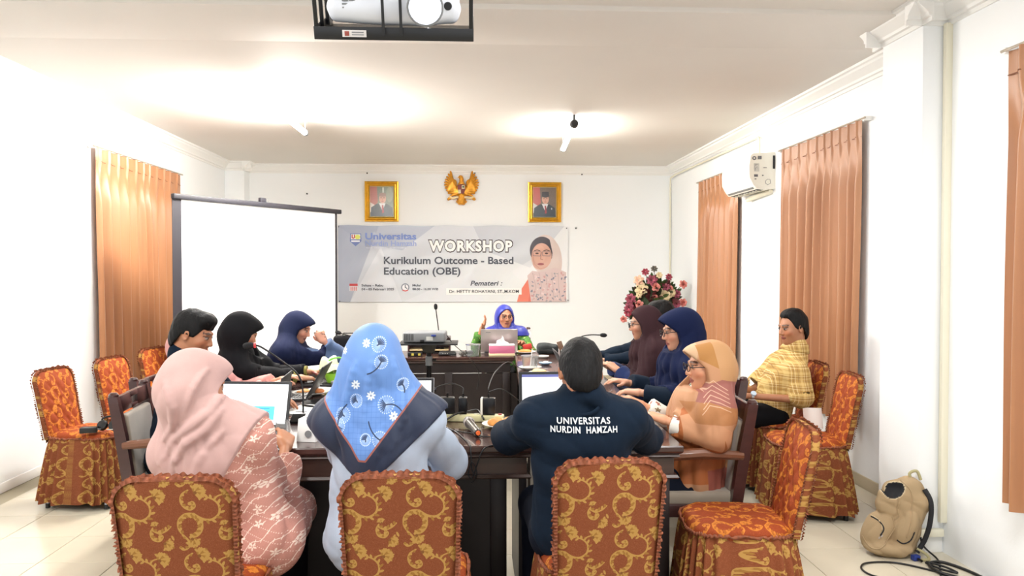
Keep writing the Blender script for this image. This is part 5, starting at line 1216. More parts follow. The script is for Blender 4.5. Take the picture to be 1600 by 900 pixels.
# ------------------------------------------------------------------ conference microphones
def gooseneck(label, loc, rz, path, head_dir, ring=False):
    t = thing('gooseneck_microphone', label, 'microphone', (loc[0], loc[1], TZ), math.radians(rz), None)
    MB().loft([[(x * .055 * k, y * .06 * k2, z) for x, y in ((-1, -1), (1, -1), (1, 1), (-1, 1))] for k, k2, z in ((1, 1, 0), (1, 1, .012), (.8, .6, .045), (.75, .5, .048))]).build('base', M_black, t)
    MB().box((0, -.045, .02), (.02, .012, .006), rot('X', -30)).build('talk_button', M_lab2, t)
    n = len(path); P = [Vector(p) for p in path]; out = []
    for i in range(n - 1):
        p0, p1, p2, p3 = P[max(i - 1, 0)], P[i], P[i + 1], P[min(i + 2, n - 1)]
        for k in range(8):
            u = k / 8; out.append(.5 * ((2 * p1) + (-p0 + p2) * u + (2 * p0 - 5 * p1 + 4 * p2 - p3) * u * u + (-p0 + 3 * p1 - 3 * p2 + p3) * u ** 3))
    out.append(P[-1]); MB().tube(out, .0048, 8).build('neck', M_dark, t)
    d_ = Vector(head_dir).normalized(); q = Vector((0, 0, 1)).rotation_difference(d_).to_matrix()
    MB().lathe([(.005, -.004), (.012, .0), (.0165, .012), (.0175, .03), (.014, .044), (.006, .052), (0, .053)], out[-1], 16, q).build('head', mat('foam', (26, 26, 28), .95, bump=.5, bscale=500), t)
    if ring: MB().lathe([(.009, -.012), (.0135, -.010), (.0135, -.002), (.009, 0)], out[-1], 16, q).build('light_ring', emis('red_ring', (210, 60, 60), .8), t)
    return t
gooseneck('black gooseneck microphone with a red ring arching left over the left table corner', (-.86, 4.05), 0, [(0, .0, .04), (-.005, .02, .16), (-.03, .02, .24), (-.11, .0, .315), (-.20, -.03, .385), (-.235, -.04, .395)], (-1, -.15, -.05), True)
gooseneck('upright gooseneck microphone rising behind the small grey projector', (-.305, 7.40), 0, [(0, 0, .04), (-.005, 0, .2), (-.03, -.02, .41)], (-.05, -.1, 1))
gooseneck('gooseneck microphone leaning left toward the woman in denim', (-1.05, 7.28), 0, [(0, 0, .04), (.0, 0, .12), (-.05, -.05, .17), (-.13, -.12, .205)], (-1, -.4, .35))
gooseneck('gooseneck microphone bending right toward the woman in maroon', (.80, 6.45), 0, [(0, 0, .04), (.03, -.02, .16), (.09, -.04, .225), (.17, -.06, .245), (.25, -.08, .245)], (1, -.1, -.05))

# ------------------------------------------------------------------ glasses, cups, plates, food
M_clear = bpy.data.materials.new('clear_plastic'); M_clear.use_nodes = True
b_ = M_clear.node_tree.nodes['Principled BSDF']; b_.inputs['Transmission Weight'].default_value = .92; b_.inputs['Roughness'].default_value = .04; b_.inputs['IOR'].default_value = 1.25; b_.inputs['Base Color'].default_value = (.93, .95, .95, 1)
M_liquid = mat('melted_ice_drink', (190, 200, 205), .2)
M_china = mat('white_china', (236, 234, 226), .2); M_straw = mat('white_straw', (240, 240, 238), .4)
def cup(label, loc, r=.038, h=.10, straw=True, lid=True, group=None):
    t = thing('plastic_cup', label, 'cup', (loc[0], loc[1], TZ), 0, group)
    MB().lathe([(0, .001), (r * .78, .001), (r * .80, .004), (r, h), (r * .96, h), (r * .76, .006), (0, .006)], seg=28).build('cup_wall', M_clear, t, angle=60)
    if lid: MB().lathe([(r * 1.06, h - .004), (r * 1.06, h + .004), (r * .9, h + .006), (0, h + .006)], seg=28).build('lid', M_clear, t)
    if straw: MB().cyl((0, 0, .02), (.018, .005, h + .055), .0032, 8).build('straw', M_straw, t)
    return t
cup('clear plastic cup with straw, nearest on the left table beside the green bag', (-.80, 4.78), .045, .10)
cup('clear plastic cup with straw behind the green bag', (-.93, 6.0), .040, .11)
cup('clear plastic cup with straw before the black pouch at the far left corner', (-1.045, 6.87), .040, .115)
cup('wide clear cup beside the silver laptop on the far table', (.012, 7.10), .066, .105, False)
cup('wide clear cup with straw on a saucer, far end of right table', (.455, 6.12), .068, .105)
def plate(label, loc, r=.10, m=M_china, food=None, tray=False, n=3):
    t = thing('plate', label, 'plate', (loc[0], loc[1], TZ))
    MB().lathe([(0, .002), (r * .55, .002), (r * .62, .004), (r, .018), (r * 1.01, .020), (r * .99, .021), (r * .6, .008), (0, .007)], seg=36).build('dish', m, t, angle=60)
    return t
M_bun = mat('baked_crust', (206, 140, 70), .6, var=.25, vscale=30, bump=.3, bscale=120); M_cream2 = mat('pale_pastry', (222, 190, 140), .6, var=.15, vscale=30, bump=.3, bscale=90); M_wrap = mat('banana_leaf', (86, 110, 50), .5)
def pastry(label, loc, sx, sy, sz, m, rz=0, z=.010, seed=1):
    g = Fld((-sx * 1.3, -sy * 1.3, -.006), (sx * 1.3, sy * 1.3, sz * 1.5), max(.003, sx / 12)); g.ell((0, 0, sz * .45), (sx, sy, sz * .6), k=0); r = random.Random(seed)
    for k in range(3): g.ell((r.uniform(-.5, .5) * sx, r.uniform(-.4, .4) * sy, sz * .6), (sx * .5, sy * .5, sz * .5), k=.01)
    g.keep(lambda x, y, z: .0 - z + 0 * x + 0 * y, .004); V, Q = g.mesh(); o = mesh_obj('pastry', V, Q, m, None, angle=180, loc=(loc[0], loc[1], TZ + z)); o.rotation_euler = (0, 0, rz); return tag(o, label, 'pastry')
plate('white plate with two golden buns near the power strip', (.155, 3.86), .105)
pastry('round golden bun on the near plate, left one', (.115, 3.85), .040, .034, .034, M_bun, .3, seed=2); pastry('round golden bun on the near plate, right one', (.190, 3.86), .042, .036, .034, M_bun, -.2, seed=3)
pastry('pale folded snack on the back of the near plate', (.150, 3.91), .045, .022, .02, M_cream2, .1, seed=4)
plate('plate on a black tray with orange snacks on the left table', (-1.00, 4.93), .11)
pastry('orange brown snack on the left table plate, left one', (-1.04, 4.92), .045, .030, .022, M_bun, .5, seed=5); pastry('orange brown snack on the left table plate, right one', (-.955, 4.94), .040, .030, .024, mat('orange_snack', (214, 132, 80), .6, var=.2, vscale=30), -.3, seed=6)
tr_ = thing('tray', 'black oval tray holding the snack plate on the left table', 'tray', (-.86, 4.56, TZ)); MB().lathe([(0, .002), (.09, .002), (.115, .016), (.118, .016), (.095, .0), (0, 0)], seg=32).build('dish', M_black, tr_)
M_bluech = mat('blue_china', (150, 178, 204), .25)
plate('small blue and white plate on the right table', (.60, 6.40), .055, M_bluech); pastry('white snack wrapper on the small blue plate', (.605, 6.40), .03, .022, .015, mat('white_paper', (235, 235, 230), .6), z=.012, seed=7)
plate('white plate of pale snacks on the right table, farthest of three', (.50, 5.80), .08); pastry('pale snacks heaped on the farthest right plate', (.50, 5.80), .055, .045, .03, M_cream2, seed=8)
plate('white plate on the right table, middle of three', (.445, 5.23), .062); pastry('pale snack on the middle right plate', (.445, 5.23), .04, .03, .02, M_cream2, seed=9)
plate('white plate on the right table, nearest of three', (.40, 4.82), .062); pastry('pale snack on the nearest right plate', (.40, 4.82), .035, .03, .02, M_cream2, seed=10)
plate('plate of snacks beside the pink tissue box', (.50, 7.30), .095); pastry('golden snack on the plate beside the tissue box', (.49, 7.29), .065, .035, .025, M_bun, seed=11)
plate('white saucer under the wide cup on the right table', (.455, 6.12 + .0), .09)
plate('small white plate behind the wide cup', (.62, 6.9), .06)
bg = thing('food_basket', 'bright green basket with a pale plastic liner on the left table', 'basket', (-.90, 5.36, TZ))
MB().lathe([(0, .002), (.07, .002), (.10, .085), (.096, .085), (.066, .006), (0, .006)], seg=32).build('basket_wall', mat('lime_plastic', (150, 214, 60), .35), bg)
MB().grid(lambda u, v: ((.05 + .075 * v ** .6 + .012 * math.sin(9 * 2 * PI * u) * v) * math.cos(2 * PI * u), (.05 + .075 * v ** .6 + .012 * math.sin(9 * 2 * PI * u) * v) * math.sin(2 * PI * u), .09 + .05 * math.sin(PI * v * .9) + .01 * math.sin(14 * u * PI) + (.04 if math.cos(2 * PI * u) < -.3 else 0) * math.sin(PI * v)), 60, 8).build('liner', mat('pale_liner', (232, 240, 200), .4), bg, angle=180)
MB().tube([(.10 * math.cos(a), -.01, .085 + .10 * math.sin(a)) for a in [PI * k / 14 for k in range(15)]], .006, 8).build('handle', mat('green_handle', (96, 176, 50), .35), bg)
bw_ = thing('bowl', 'large white bowl beside the green basket', 'bowl', (-1.08, 5.72, TZ)); MB().lathe([(0, .0), (.05, .0), (.11, .055), (.125, .075), (.12, .076), (.1, .056), (0, .01)], seg=36).build('dish', M_china, bw_, angle=60)
# glass in the hand of the woman in pink
gl = thing('drinking_glass', 'small clear glass held by the woman in pink', 'glass', (-.835, 3.515, TZ + .002)); MB().lathe([(0, .0), (.022, 0), (.024, .006), (.030, .05), (.034, .075), (.028, .105), (.027, .105), (.032, .075), (.027, .05), (.021, .01), (0, .008)], seg=28).build('glass_wall', M_clear, gl, angle=60)
MB().lathe([(0, .011), (.02, .012), (.025, .045), (0, .045)], seg=20).build('drink', mat('green_drink', (170, 200, 120), .3), gl)
# white box
wb = thing('snack_box', 'small white cardboard box with a grey dot beside the glass', 'box', (-.735, 3.60, TZ), math.radians(-12))
MB().box((0, 0, .052), (.092, .085, .104), bev=.003, taper=(.85, .85)).build('carton', mat('white_card', (238, 238, 234), .6), wb)
MB().lathe([(0, 0), (.016, 0), (.016, .002), (0, .002)], (.012, -.0435, .038), 20, rot('X', 86)).build('dot', M_grey, wb)
MB().grid(lambda u, v: ((u - .5) * .05, (v - .5) * .04, .105 + .03 * math.sin(PI * u) * math.sin(PI * v) + .006 * math.sin(19 * u + 7 * v)), 10, 8).build('crumpled_tissue', mat('tissue', (240, 238, 236), .7), wb, angle=180)
# power strip and adapters
ps = thing('power_strip', 'cream power strip lying across the table between two laptops', 'power strip', (.0, 4.02, TZ), math.radians(-6))
MB().box((0, 0, .018), (.33, .055, .034), bev=.006).build('strip_body', mat('strip_cream', (208, 202, 156), .45), ps)
for k in range(4): MB().lathe([(0, .0), (.017, 0), (.019, .003), (.015, .003), (.014, -.001)], (-.12 + k * .075, 0, .0345), 18).build('socket', M_acw, ps)
MB().box((.145, 0, .037), (.018, .022, .006), bev=.002).build('switch', mat('switch_red', (150, 40, 36), .4), ps)
for k, (x, y, w_, d_, h_, rz, lab) in enumerate([(-.125, 4.04, .075, .05, .085, 4, 'big black power adapter plugged into the strip, leftmost'), (-.045, 4.03, .045, .05, .085, -2, 'black power adapter plugged into the strip, second from the left'), (.085, 4.005, .072, .045, .085, -8, 'black power adapter with white edge, rightmost on the strip')]):
    o = thing('power_adapter', lab, 'adapter', (x, y, TZ + .0375), math.radians(rz), 'adapters on the power strip'); MB().box((0, 0, h_ / 2), (w_, d_, h_), bev=.006).build('case', M_black, o)
    if k == 2: MB().box((-w_ / 2 + .003, -.001, h_ / 2), (.012, d_ + .002, h_ + .002), bev=.004).build('white_edge', M_acw, o)
    MB().cyl((0, 0, h_), (.0, 0, h_ + .02), .005, 8).build('cable_stub', M_black, o)
M_cab = mat('cable_black', (18, 18, 19), .4)
def catmull(P, k=10):
    P = [Vector(p) for p in P]; n = len(P); out = []
    for i in range(n - 1):
        p0, p1, p2, p3 = P[max(i - 1, 0)], P[i], P[i + 1], P[min(i + 2, n - 1)]
        for j in range(k): u = j / k; out.append(.5 * ((2 * p1) + (-p0 + p2) * u + (2 * p0 - 5 * p1 + 4 * p2 - p3) * u * u + (-p0 + 3 * p1 - 3 * p2 + p3) * u ** 3))
    return out + [P[-1]]
def cable(label, pts, r=.003, cat='cable', m=None): return tag(MB().tube(catmull(pts), r, 8).build('cable', m or M_cab, None, angle=180), label, cat)
z0 = TZ + .004
cable('black cable arching from the left adapter toward the laptop', [(-.045, 4.03, .895), (-.05, 4.05, .92), (-.12, 4.08, .935), (-.22, 4.02, .90), (-.30, 3.95, .80), (-.30, 3.92, z0)])
cable('black cable looping from the right adapter up toward the right table', [(.085, 4.005, .895), (.09, 4.05, .93), (.14, 4.6, .93), (.25, 5.5, .88), (.34, 5.9, .80), (.42, 6.0, z0), (.58, 5.95, z0)])
cable('thin black cable running right from the adapter behind the plate', [(.085, 4.01, .90), (.15, 4.08, .905), (.22, 4.12, .86), (.28, 4.2, .80), (.36, 4.16, z0), (.42, 4.0, z0)], .0025)
cable('black cable crossing the near table and dropping off its front edge', [(-.14, 3.88, z0), (-.08, 3.75, z0), (-.04, 3.60, z0), (-.01, 3.46, z0 + .002), (-.005, 3.425, .735), (-.0, 3.405, .66), (.015, 3.40, .63)])
cable('black cable coil hanging over the front edge of the near table', [(.22, 3.72, z0), (.18, 3.55, z0), (.10, 3.45, z0), (.05, 3.42, .74), (.02, 3.405, .67), (.0, 3.40, .62), (-.015, 3.40, .64), (.0, 3.405, .69), (.02, 3.40, .65), (.01, 3.40, .61), (-.005, 3.40, .60)])
cable('black cable lying along the near table before the microphone', [(-.14, 3.80, z0), (.0, 3.70, z0), (.06, 3.62, z0), (.20, 3.66, z0), (.27, 3.60, z0)])
cable('black cable hanging from the small projector down past the far table front', [(-.19, 6.0, 1.03), (-.14, 6.02, .96), (-.06, 6.1, .88), (.0, 6.3, .80), (.05, 6.5, .70), (.06, 6.6, .60), (.04, 6.6, .52)])
cable('black adapter cable draped over the power strip', [(-.16, 3.93, z0), (-.08, 3.98, .795), (-.02, 4.02, .80), (.03, 4.05, .80), (.06, 3.96, .77)], .005)
# handheld microphones
def handheld(label, a, b, tipc):
    a, b = Vector(a), Vector(b); q = Vector((0, 0, 1)).rotation_difference((b - a).normalized()).to_matrix(); L = (b - a).length
    t = thing('handheld_microphone', label, 'microphone', a); 
    MB().lathe([(0, 0), (.016, 0), (.018, .005), (.021, L - .055), (.024, L - .05)], (0, 0, 0), 20, q).build('handle', mat('gunmetal', (96, 92, 86), .3, .7), t)
    MB().lathe([(.022, L - .052), (.0275, L - .045), (.0275, L - .040), (.023, L - .036)], (0, 0, 0), 20, q).build('grille_ring', M_silver, t)
    MB().lathe([(.023, L - .04), (.027, L - .025), (.025, L - .008), (.014, L + .003), (0, L + .006)], (0, 0, 0), 20, q).build('grille', mat('mic_mesh', (130, 128, 124), .5, .6, bump=.8, bscale=900), t)
    MB().lathe([(0, -.004), (.0125, -.004), (.0165, .002), (.0165, .03), (.016, .03)], (0, 0, 0), 20, q).build('end_cap', M_black, t)
    MB().lathe([(0, -.008), (.010, -.008), (.0115, -.003)], (0, 0, 0), 16, q).build('end_button', tipc, t)
    return t
handheld('handheld microphone with an orange end on the near table', (.028, 3.62, TZ + .022), (-.02, 3.86, TZ + .032), mat('orange_cap', (236, 110, 50), .4))
handheld('handheld microphone lying beside the cup on the far table', (.0, 7.30, TZ + .022), (-.10, 7.10, TZ + .028), M_black)
nb = tag(MB().box((.27, 4.05, TZ + .006), (.10, .10, .010), rot('Z', 30), bev=.001).build('notepad', mat('white_paper', (235, 235, 230), .6)), 'white notepad tucked behind the man with lettering', 'notepad')
ms = thing('computer_mouse', 'black computer mouse under the hand of the woman in orange', 'mouse', (.83, 4.22, TZ)); g = Fld((-.04, -.06, -.01), (.04, .06, .05), .004); g.ell((0, 0, .008), (.03, .052, .028), k=0); g.keep(lambda x, y, z: -z + 0 * x + 0 * y); V, Q = g.mesh(); mesh_obj('shell', V, Q, M_black, ms, angle=180)
MB().cyl((-.003, .03, .031), (.003, .03, .031), .006, 12).build('wheel', M_grey, ms)
tag(MB().box((-1.20, 4.52, TZ + .003), (.21, .29, .004), rot('Z', 10)).build('paper_sheet', mat('white_paper', (235, 235, 230), .6)), 'white paper sheets lying on the left table near its corner', 'paper')
tag(MB().box((-.90, 4.38, TZ + .003), (.21, .29, .004), rot('Z', -12)).build('paper_sheet', MATS['white_paper']), 'white paper sheet beside the gooseneck microphone base', 'paper')
tag(MB().box((-.95, 5.12, TZ + .005), (.20, .14, .008), rot('Z', -20), bev=.001).build('notepad', MATS['white_paper']), 'small white notepad between snack plate and green basket', 'notepad')
tag(MB().box((.66, 4.30, TZ + .004), (.20, .28, .006), rot('Z', 8)).build('paper_sheet', MATS['white_paper']), 'white paper sheets on the right table by the mouse', 'paper')

# ------------------------------------------------------------------ far table and the projector on its stand
st = thing('projector_stand', 'black pole stand with a flat tray in the middle of the tables', 'stand', (-.325, 6.0, 0))
MB().box((0, 0, .972), (.44, .30, .012), bev=.003).build('tray', M_dark, st)
MB().loft([[(x * .05 * k, y * .05 * k, z) for x, y in ((-1, -1), (1, -1), (1, 1), (-1, 1))] for k, z in ((.8, .90), (1.2, .966))]).build('tray_bracket', M_black, st)
MB().cyl((0, 0, .62), (0, 0, .95), .019, 16).build('upper_tube', M_black, st); MB().cyl((0, 0, .10), (0, 0, .66), .024, 16).build('lower_tube', M_dark, st)
MB().cyl((0, 0, .80), (0, 0, .87), .027, 16).build('collar', M_grey, st); MB().lathe([(.03, .60), (.055, .605), (.055, .62), (.03, .64)], seg=20).build('skirt_collar', M_black, st); MB().cyl((.02, 0, .84), (.055, 0, .84), .010, 10).build('clamp_knob', M_black, st)
for k in range(3):
    a = k * 2.094 + .5; MB().cyl((0, 0, .32), (.34 * math.cos(a), .34 * math.sin(a), .012), .011, 8).build('leg', M_dark, st)
pj2 = thing('small_projector', 'grey table projector standing on the pole stand tray', 'projector', (-.352, 6.0, .979), math.radians(-3))
MB().box((0, 0, .043), (.315, .24, .075), bev=.014, seg=3).build('body', mat('projector_grey', (128, 130, 132), .5), pj2)
MB().box((.045, -.1205, .035), (.05, .003, .03)).build('label', M_lab2, pj2); 
for k in range(6): MB().box((-.14 + k * .012, -.1205, .045), (.005, .003, .05)).build('vent_slot', M_dark, pj2)
MB().box((.075, -.125, .058), (.035, .02, .014), bev=.003).build('blue_plug', mat('plug_blue', (36, 56, 130), .4), pj2); MB().box((-.01, -.125, .018), (.03, .02, .02), bev=.003).build('power_plug', M_black, pj2)
MB().lathe([(0, 0), (.03, 0), (.032, .012), (.024, .016)], (-.09, .12, .045), 20, rot('X', -90)).build('lens', M_black, pj2)
cr = thing('desk_organizer', 'dark brown open wooden box behind the projector stand', 'box', (-.395, 7.42, TZ))
MB().box((0, .11, .075), (.39, .012, .15)).build('back_panel', M_wood, cr, smooth=False)
for s_ in (-1, 1): MB().box((s_ * .19, 0, .075), (.014, .22, .15)).build('side_panel', M_wood, cr, smooth=False)
MB().box((0, 0, .143), (.37, .22, .012)).build('top_panel', M_wood, cr, smooth=False); MB().box((0, 0, .035), (.36, .22, .010)).build('shelf', mat('pale_wood', (198, 176, 132), .6), cr, smooth=False)
rt = thing('router', 'flat black router on the far table under the projector tray', 'router', (-.22, 7.17, TZ)); MB().box((0, 0, .022), (.17, .11, .036), bev=.012, seg=3, taper=(.85, .85)).build('case', M_black, rt); 
for k in range(3): MB().box((-.04 + k * .02, -.055, .022), (.008, .002, .006)).build('indicator', M_lab2, rt)
sp = thing('small_device', 'small black device with yellow labels at the far table edge', 'device', (-.51, 7.12, TZ)); MB().box((0, 0, .018), (.13, .07, .034), bev=.004).build('case', M_black, sp)
for x in (-.02, .04): MB().box((x, -.0355, .018), (.022, .002, .02)).build('yellow_label', mat('label_yellow', (196, 180, 70), .5), sp)
tb = thing('tissue_box', 'pink tissue box with a white tissue standing up before the silver laptop', 'tissue box', (.272, 7.13, TZ))
MB().box((0, 0, .012), (.235, .115, .022), bev=.003).build('base_band', mat('cream_band', (228, 214, 170), .6), tb); MB().box((0, 0, .056), (.230, .11, .07), bev=.003).build('carton', mat('carton_pink', (206, 112, 144), .6), tb)
MB().box((0, 0, .0965), (.232, .112, .014), bev=.004).build('top', mat('pale_top', (238, 222, 226), .6), tb)
MB().grid(lambda u, v: ((u - .5) * (.13 * (1 - v) + .01) + .008 * math.sin(9 * v), (.012 * math.sin(13 * u + 3 * v)) * (1 - .5 * v), .10 + .085 * v * (1 - .5 * abs(u - .5))), 16, 10).build('tissue', mat('tissue', (240, 238, 236), .7), tb, angle=180)
g = Fld((-.12, -.08, -.01), (.12, .08, .12), .005); g.box((0, 0, .045), (.098, .055, .045), .03, k=0); g.ell((-.03, 0, .075), (.06, .045, .028), k=.03); g.disp(lambda x, y, z: .003 * np.sin(60 * x + 30 * z) * np.sin(50 * y)); g.keep(lambda x, y, z: -z + 0 * x + 0 * y)
V, Q = g.mesh(); po_ = thing('pouch', 'dark grey soft pouch on the far right table corner', 'pouch', (.70, 7.25, TZ)); mesh_obj('body', V, Q, mat('dark_pouch', (38, 44, 44), .7), po_, angle=180); MB().tube([(-.09, -.058, .035), (0, -.063, .04), (.09, -.058, .035)], .003, 6).build('zip', M_black, po_)
tag(MB().box((.53, 7.48, TZ + .045), (.085, .02, .05), rot('Y', -12), bev=.004).build('wallet', mat('red_case', (206, 60, 50), .5)), 'red case standing beside the pouch on the far table', 'case')
bagk = thing('laptop_bag', 'black bag standing on the far left table corner', 'bag', (-1.14, 7.42, TZ)); MB().box((0, 0, .085), (.30, .10, .16), bev=.03, seg=3).build('body', M_blackc, bagk); MB().tube([(-.06, -.03, .16), (-.05, -.04, .19), (.05, -.04, .19), (.06, -.03, .16)], .006, 8).build('handle', M_black, bagk)
ph = thing('phone_on_stand', 'phone propped upright at the far left table corner', 'phone', (-.92, 7.25, TZ), math.radians(15)); MB().box((0, 0, .16), (.075, .009, .14), rot('Y', 35) @ rot('X', 15), bev=.003).build('phone', M_char, ph); MB().cyl((0, .01, 0), (0, .01, .14), .006, 8).build('post', M_black, ph); MB().lathe([(0, 0), (.04, 0), (.04, .006), (0, .008)], seg=20).build('foot', M_black, ph)
ph = thing('phone_on_stand', 'small phone on a stand seen beside the hair of the lettered man', 'phone', (.775, 6.85, TZ), math.radians(-10)); MB().box((0, 0, .115), (.045, .009, .075), rot('Y', -20), bev=.003).build('phone', mat('phone_brown', (120, 92, 72), .4), ph); MB().cyl((0, .01, 0), (0, .01, .10), .005, 8).build('post', M_black, ph)

# ------------------------------------------------------------------ flower arrangement
fl = thing('flower_arrangement', 'large bouquet of pink roses and cream flowers in the back right corner', 'flowers', (2.28, 9.75, 0))
MB().lathe([(0, 0), (.17, 0), (.17, .03), (.10, .06), (.07, .35), (.09, .60), (.14, .66), (.14, .69), (0, .69)], seg=28).build('pedestal', M_china, fl)
MB().lathe([(0, .69), (.08, .69), (.13, .78), (.12, .88), (.10, .92), (.09, .92), (0, .86)], seg=28).build('vase', mat('vase_gold', (170, 130, 70), .3, .5), fl)
rf = random.Random(11); C0 = Vector((0, 0, 1.10))
core = Fld((-.34, -.30, .80), (.34, .30, 1.46), .02); core.ell((0, 0, 1.10), (.20, .17, .24), k=0); core.disp(folds(3, .03, 40)); V, Q = core.mesh(); mesh_obj('foliage_core', V, Q, mat('foliage_dark', (44, 56, 32), .8, var=.4, vscale=30), fl, angle=180)
M_lf = [mat('leaf_green', (62, 92, 44), .6), mat('leaf_dark', (48, 60, 36), .6), mat('leaf_burgundy', (104, 48, 54), .6)]
def leafmesh(m, L, w_):
    mb = MB(); mb.grid(lambda u, v: ((u - .5) * w_ * math.sin(PI * min(.97, v * .95 + .04)), .02 * math.sin(PI * v) + abs(u - .5) * w_ * .3, v * L), 4, 6); return mb.build('leaf', m, fl, angle=180)
protos = [leafmesh(M_lf[k % 3], .15, .06) for k in range(3)]
for k in range(150):
    o = protos[k % 3] if k < 3 else bpy.data.objects.new('leaf', protos[k % 3].data)
    if k >= 3: COL.objects.link(o); o.parent = fl
    d_ = Vector((rf.gauss(0, 1), -abs(rf.gauss(0, .8)), rf.gauss(.25, .9))).normalized(); o.location = C0 + Vector((d_.x * .24, d_.y * .18, d_.z * .25)) * rf.uniform(.7, 1.05)
    o.rotation_euler = (Vector((0, 0, 1)).rotation_difference((d_ + Vector((0, 0, .3))).normalized())).to_euler(); o.scale = (1, 1, 1); 
def bloom(kind, p, d_, R, m):
    mb = MB(); q = Vector((0, 0, 1)).rotation_difference(Vector(d_).normalized()).to_matrix()
    layers = {'rose': [(5, .95, .35), (5, .75, .55), (4, .52, .75), (3, .3, .85)], 'open': [(6, 1.05, .15), (5, .6, .45)], 'small': [(7, 1, .25), (6, .6, .6)]}[kind]
    for li, (n, rr, hh) in enumerate(layers):
        for j in range(n):
            a0 = 2 * PI * j / n + li * .6; wd = 2 * PI / n * .75
            mb.grid(lambda u, v: tuple(Vector(p) + q @ Vector(((.12 + rr * v * (1 - .35 * (u - .5) ** 2 * 4) ) * R * math.cos(a0 + (u - .5) * wd * 1.3), (.12 + rr * v * (1 - .35 * (u - .5) ** 2 * 4)) * R * math.sin(a0 + (u - .5) * wd * 1.3), R * hh * (v ** .7) * 1.1 - (.25 * R * v ** 3 if li == 0 else 0)))), 5, 5)
    o = mb.build({'rose': 'rose', 'open': 'open_flower', 'small': 'small_flower'}[kind], m, fl, angle=180); return o
Mp = mat('rose_pink', (226, 150, 140), .6, var=.12, vscale=30); Mc = mat('flower_cream', (222, 204, 164), .6, var=.08, vscale=20); Mr = mat('flower_crimson', (150, 50, 70), .6, var=.2, vscale=40); Mb = mat('flower_mauve', (150, 74, 92), .7, var=.3, vscale=50)
FL = [('rose', 1020, 449, .055, Mp), ('rose', 1066, 445, .055, Mp), ('rose', 1066, 474, .055, Mp), ('rose', 995, 476, .052, Mp), ('rose', 1019, 464, .035, Mp), ('open', 1036, 462, .085, Mc), ('open', 998, 452, .075, Mc), ('open', 994, 438, .060, mat('flower_blush', (226, 186, 160), .6)), ('small', 1026, 430, .040, Mc), ('small', 1004, 425, .045, Mr), ('small', 1042, 433, .042, Mr), ('small', 1018, 420, .04, mat('seed_grey', (96, 92, 84), .8)), ('open', 1048, 458, .045, Mc), ('small', 982, 468, .065, Mb), ('small', 980, 482, .06, Mb), ('small', 1014, 438, .065, Mb), ('small', 1038, 450, .05, Mb), ('small', 1055, 476, .06, Mb), ('small', 978, 490, .05, Mr), ('rose', 972, 500, .045, Mp), ('open', 1020, 472, .05, Mc), ('open', 994, 462, .035, Mc), ('small', 1056, 460, .05, Mb), ('rose', 1045, 451, .035, Mp), ('small', 1030, 484, .055, Mb), ('small', 1003, 490, .05, Mr)]
for k, (kd, px, py, R_, m) in enumerate(FL):
    X = 2.28 + (px - 1023) / 1230 * 9.55 * 1.0; Z = 1.52 - (py - 423) / 1230 * 9.55
    p = Vector((X - 2.28, -.20 + .3 * abs(X - 2.28) ** 1.2 + .01 * (k % 3), Z)); bloom(kd, p, (p.x * 1.2 - .1, -1, (Z - 1.15) * 1.2), R_, m)
    MB().tube([tuple(p), tuple(p * .6 + C0 * .4 + Vector((0, 0, -.04))), (0, 0, .95)], .004, 5).build('stem', M_lf[1], fl)

# ------------------------------------------------------------------ bag, cables, small things
bp_ = thing('backpack', 'beige backpack with an open top leaning against the right pillar', 'backpack', (2.262, 4.10, 0), math.radians(-18))
M_bp = mat('beige_canvas', (170, 146, 112), .85, bump=.35, bscale=600, var=.07, vscale=14); M_bpd = mat('bag_lining', (30, 30, 34), .8); M_pipe = mat('rim_piping', (206, 186, 150), .7)
g = Fld((-.22, -.20, -.01), (.24, .17, .46), .0055); Rb = np.array(rot('Y', 16))
g.box((.035, .02, .19), (.115, .075, .175), .05, Rb, k=0); g.ell((.085, .02, .355), (.065, .06, .06), k=.04)              # main compartment
g.ell((-.075, -.035, .130), (.080, .060, .118), np.array(rot('Y', 24)), k=.012)                                          # front pocket
g.ell((-.03, -.05, .045), (.12, .075, .045), k=.02); g.ell((.05, -.055, .14), (.06, .045, .11), np.array(rot('Y', 22)), k=.01)  # bottom and side pocket
g.box((-.035, -.04, .285), (.050, .035, .060), .02, np.array(rot('Y', 8)), k=.012)                                       # folded front flap
g.disp(lambda x, y, z: .0035 * (1 - 2 * np.abs(np.sin(26 * x + 18 * z + 2 * np.sin(20 * z))) ** .8) * (z < .30) + .003 * np.sin(38 * z - 25 * x + 3 * np.sin(30 * y)))
g.ell((-.010, -.045, .362), (.056, .062, .050), np.array(rot('Y', -25)), k=.006, mode=-1); g.keep(lambda x, y, z: -z + 0 * x + 0 * y)
V, Q = g.mesh(); cc = np.tile(np.array(lin((168, 144, 110))[:3]), (len(V), 1)); Rl = np.array(rot('Y', -25)); Lq = (V - np.array([-.010, -.045, .362])) @ Rl / np.array([.056, .062, .050])
dd_ = np.sqrt((Lq ** 2).sum(1)); cc[dd_ < 1.06] = np.array(lin((24, 24, 28))[:3]); cc[(dd_ >= 1.06) & (dd_ < 1.14)] = np.array(lin((206, 188, 154))[:3])
mesh_obj('body', V, Q, vcol_mat('bag_canvas', .85, bump=.4, bscale=500), bp_, col=cc, angle=180)
def on_bag(pts, r, m, nm, lift=.002):
    out = []
    for p in catmull([(x, 0, z) for x, z in pts], 8):
        y = g.drop(p.x, p.z)
        if y is not None: out.append((p.x, y - lift, p.z))
    if len(out) > 2: MB().tube(out, r, 6).build(nm, m, bp_, angle=180)
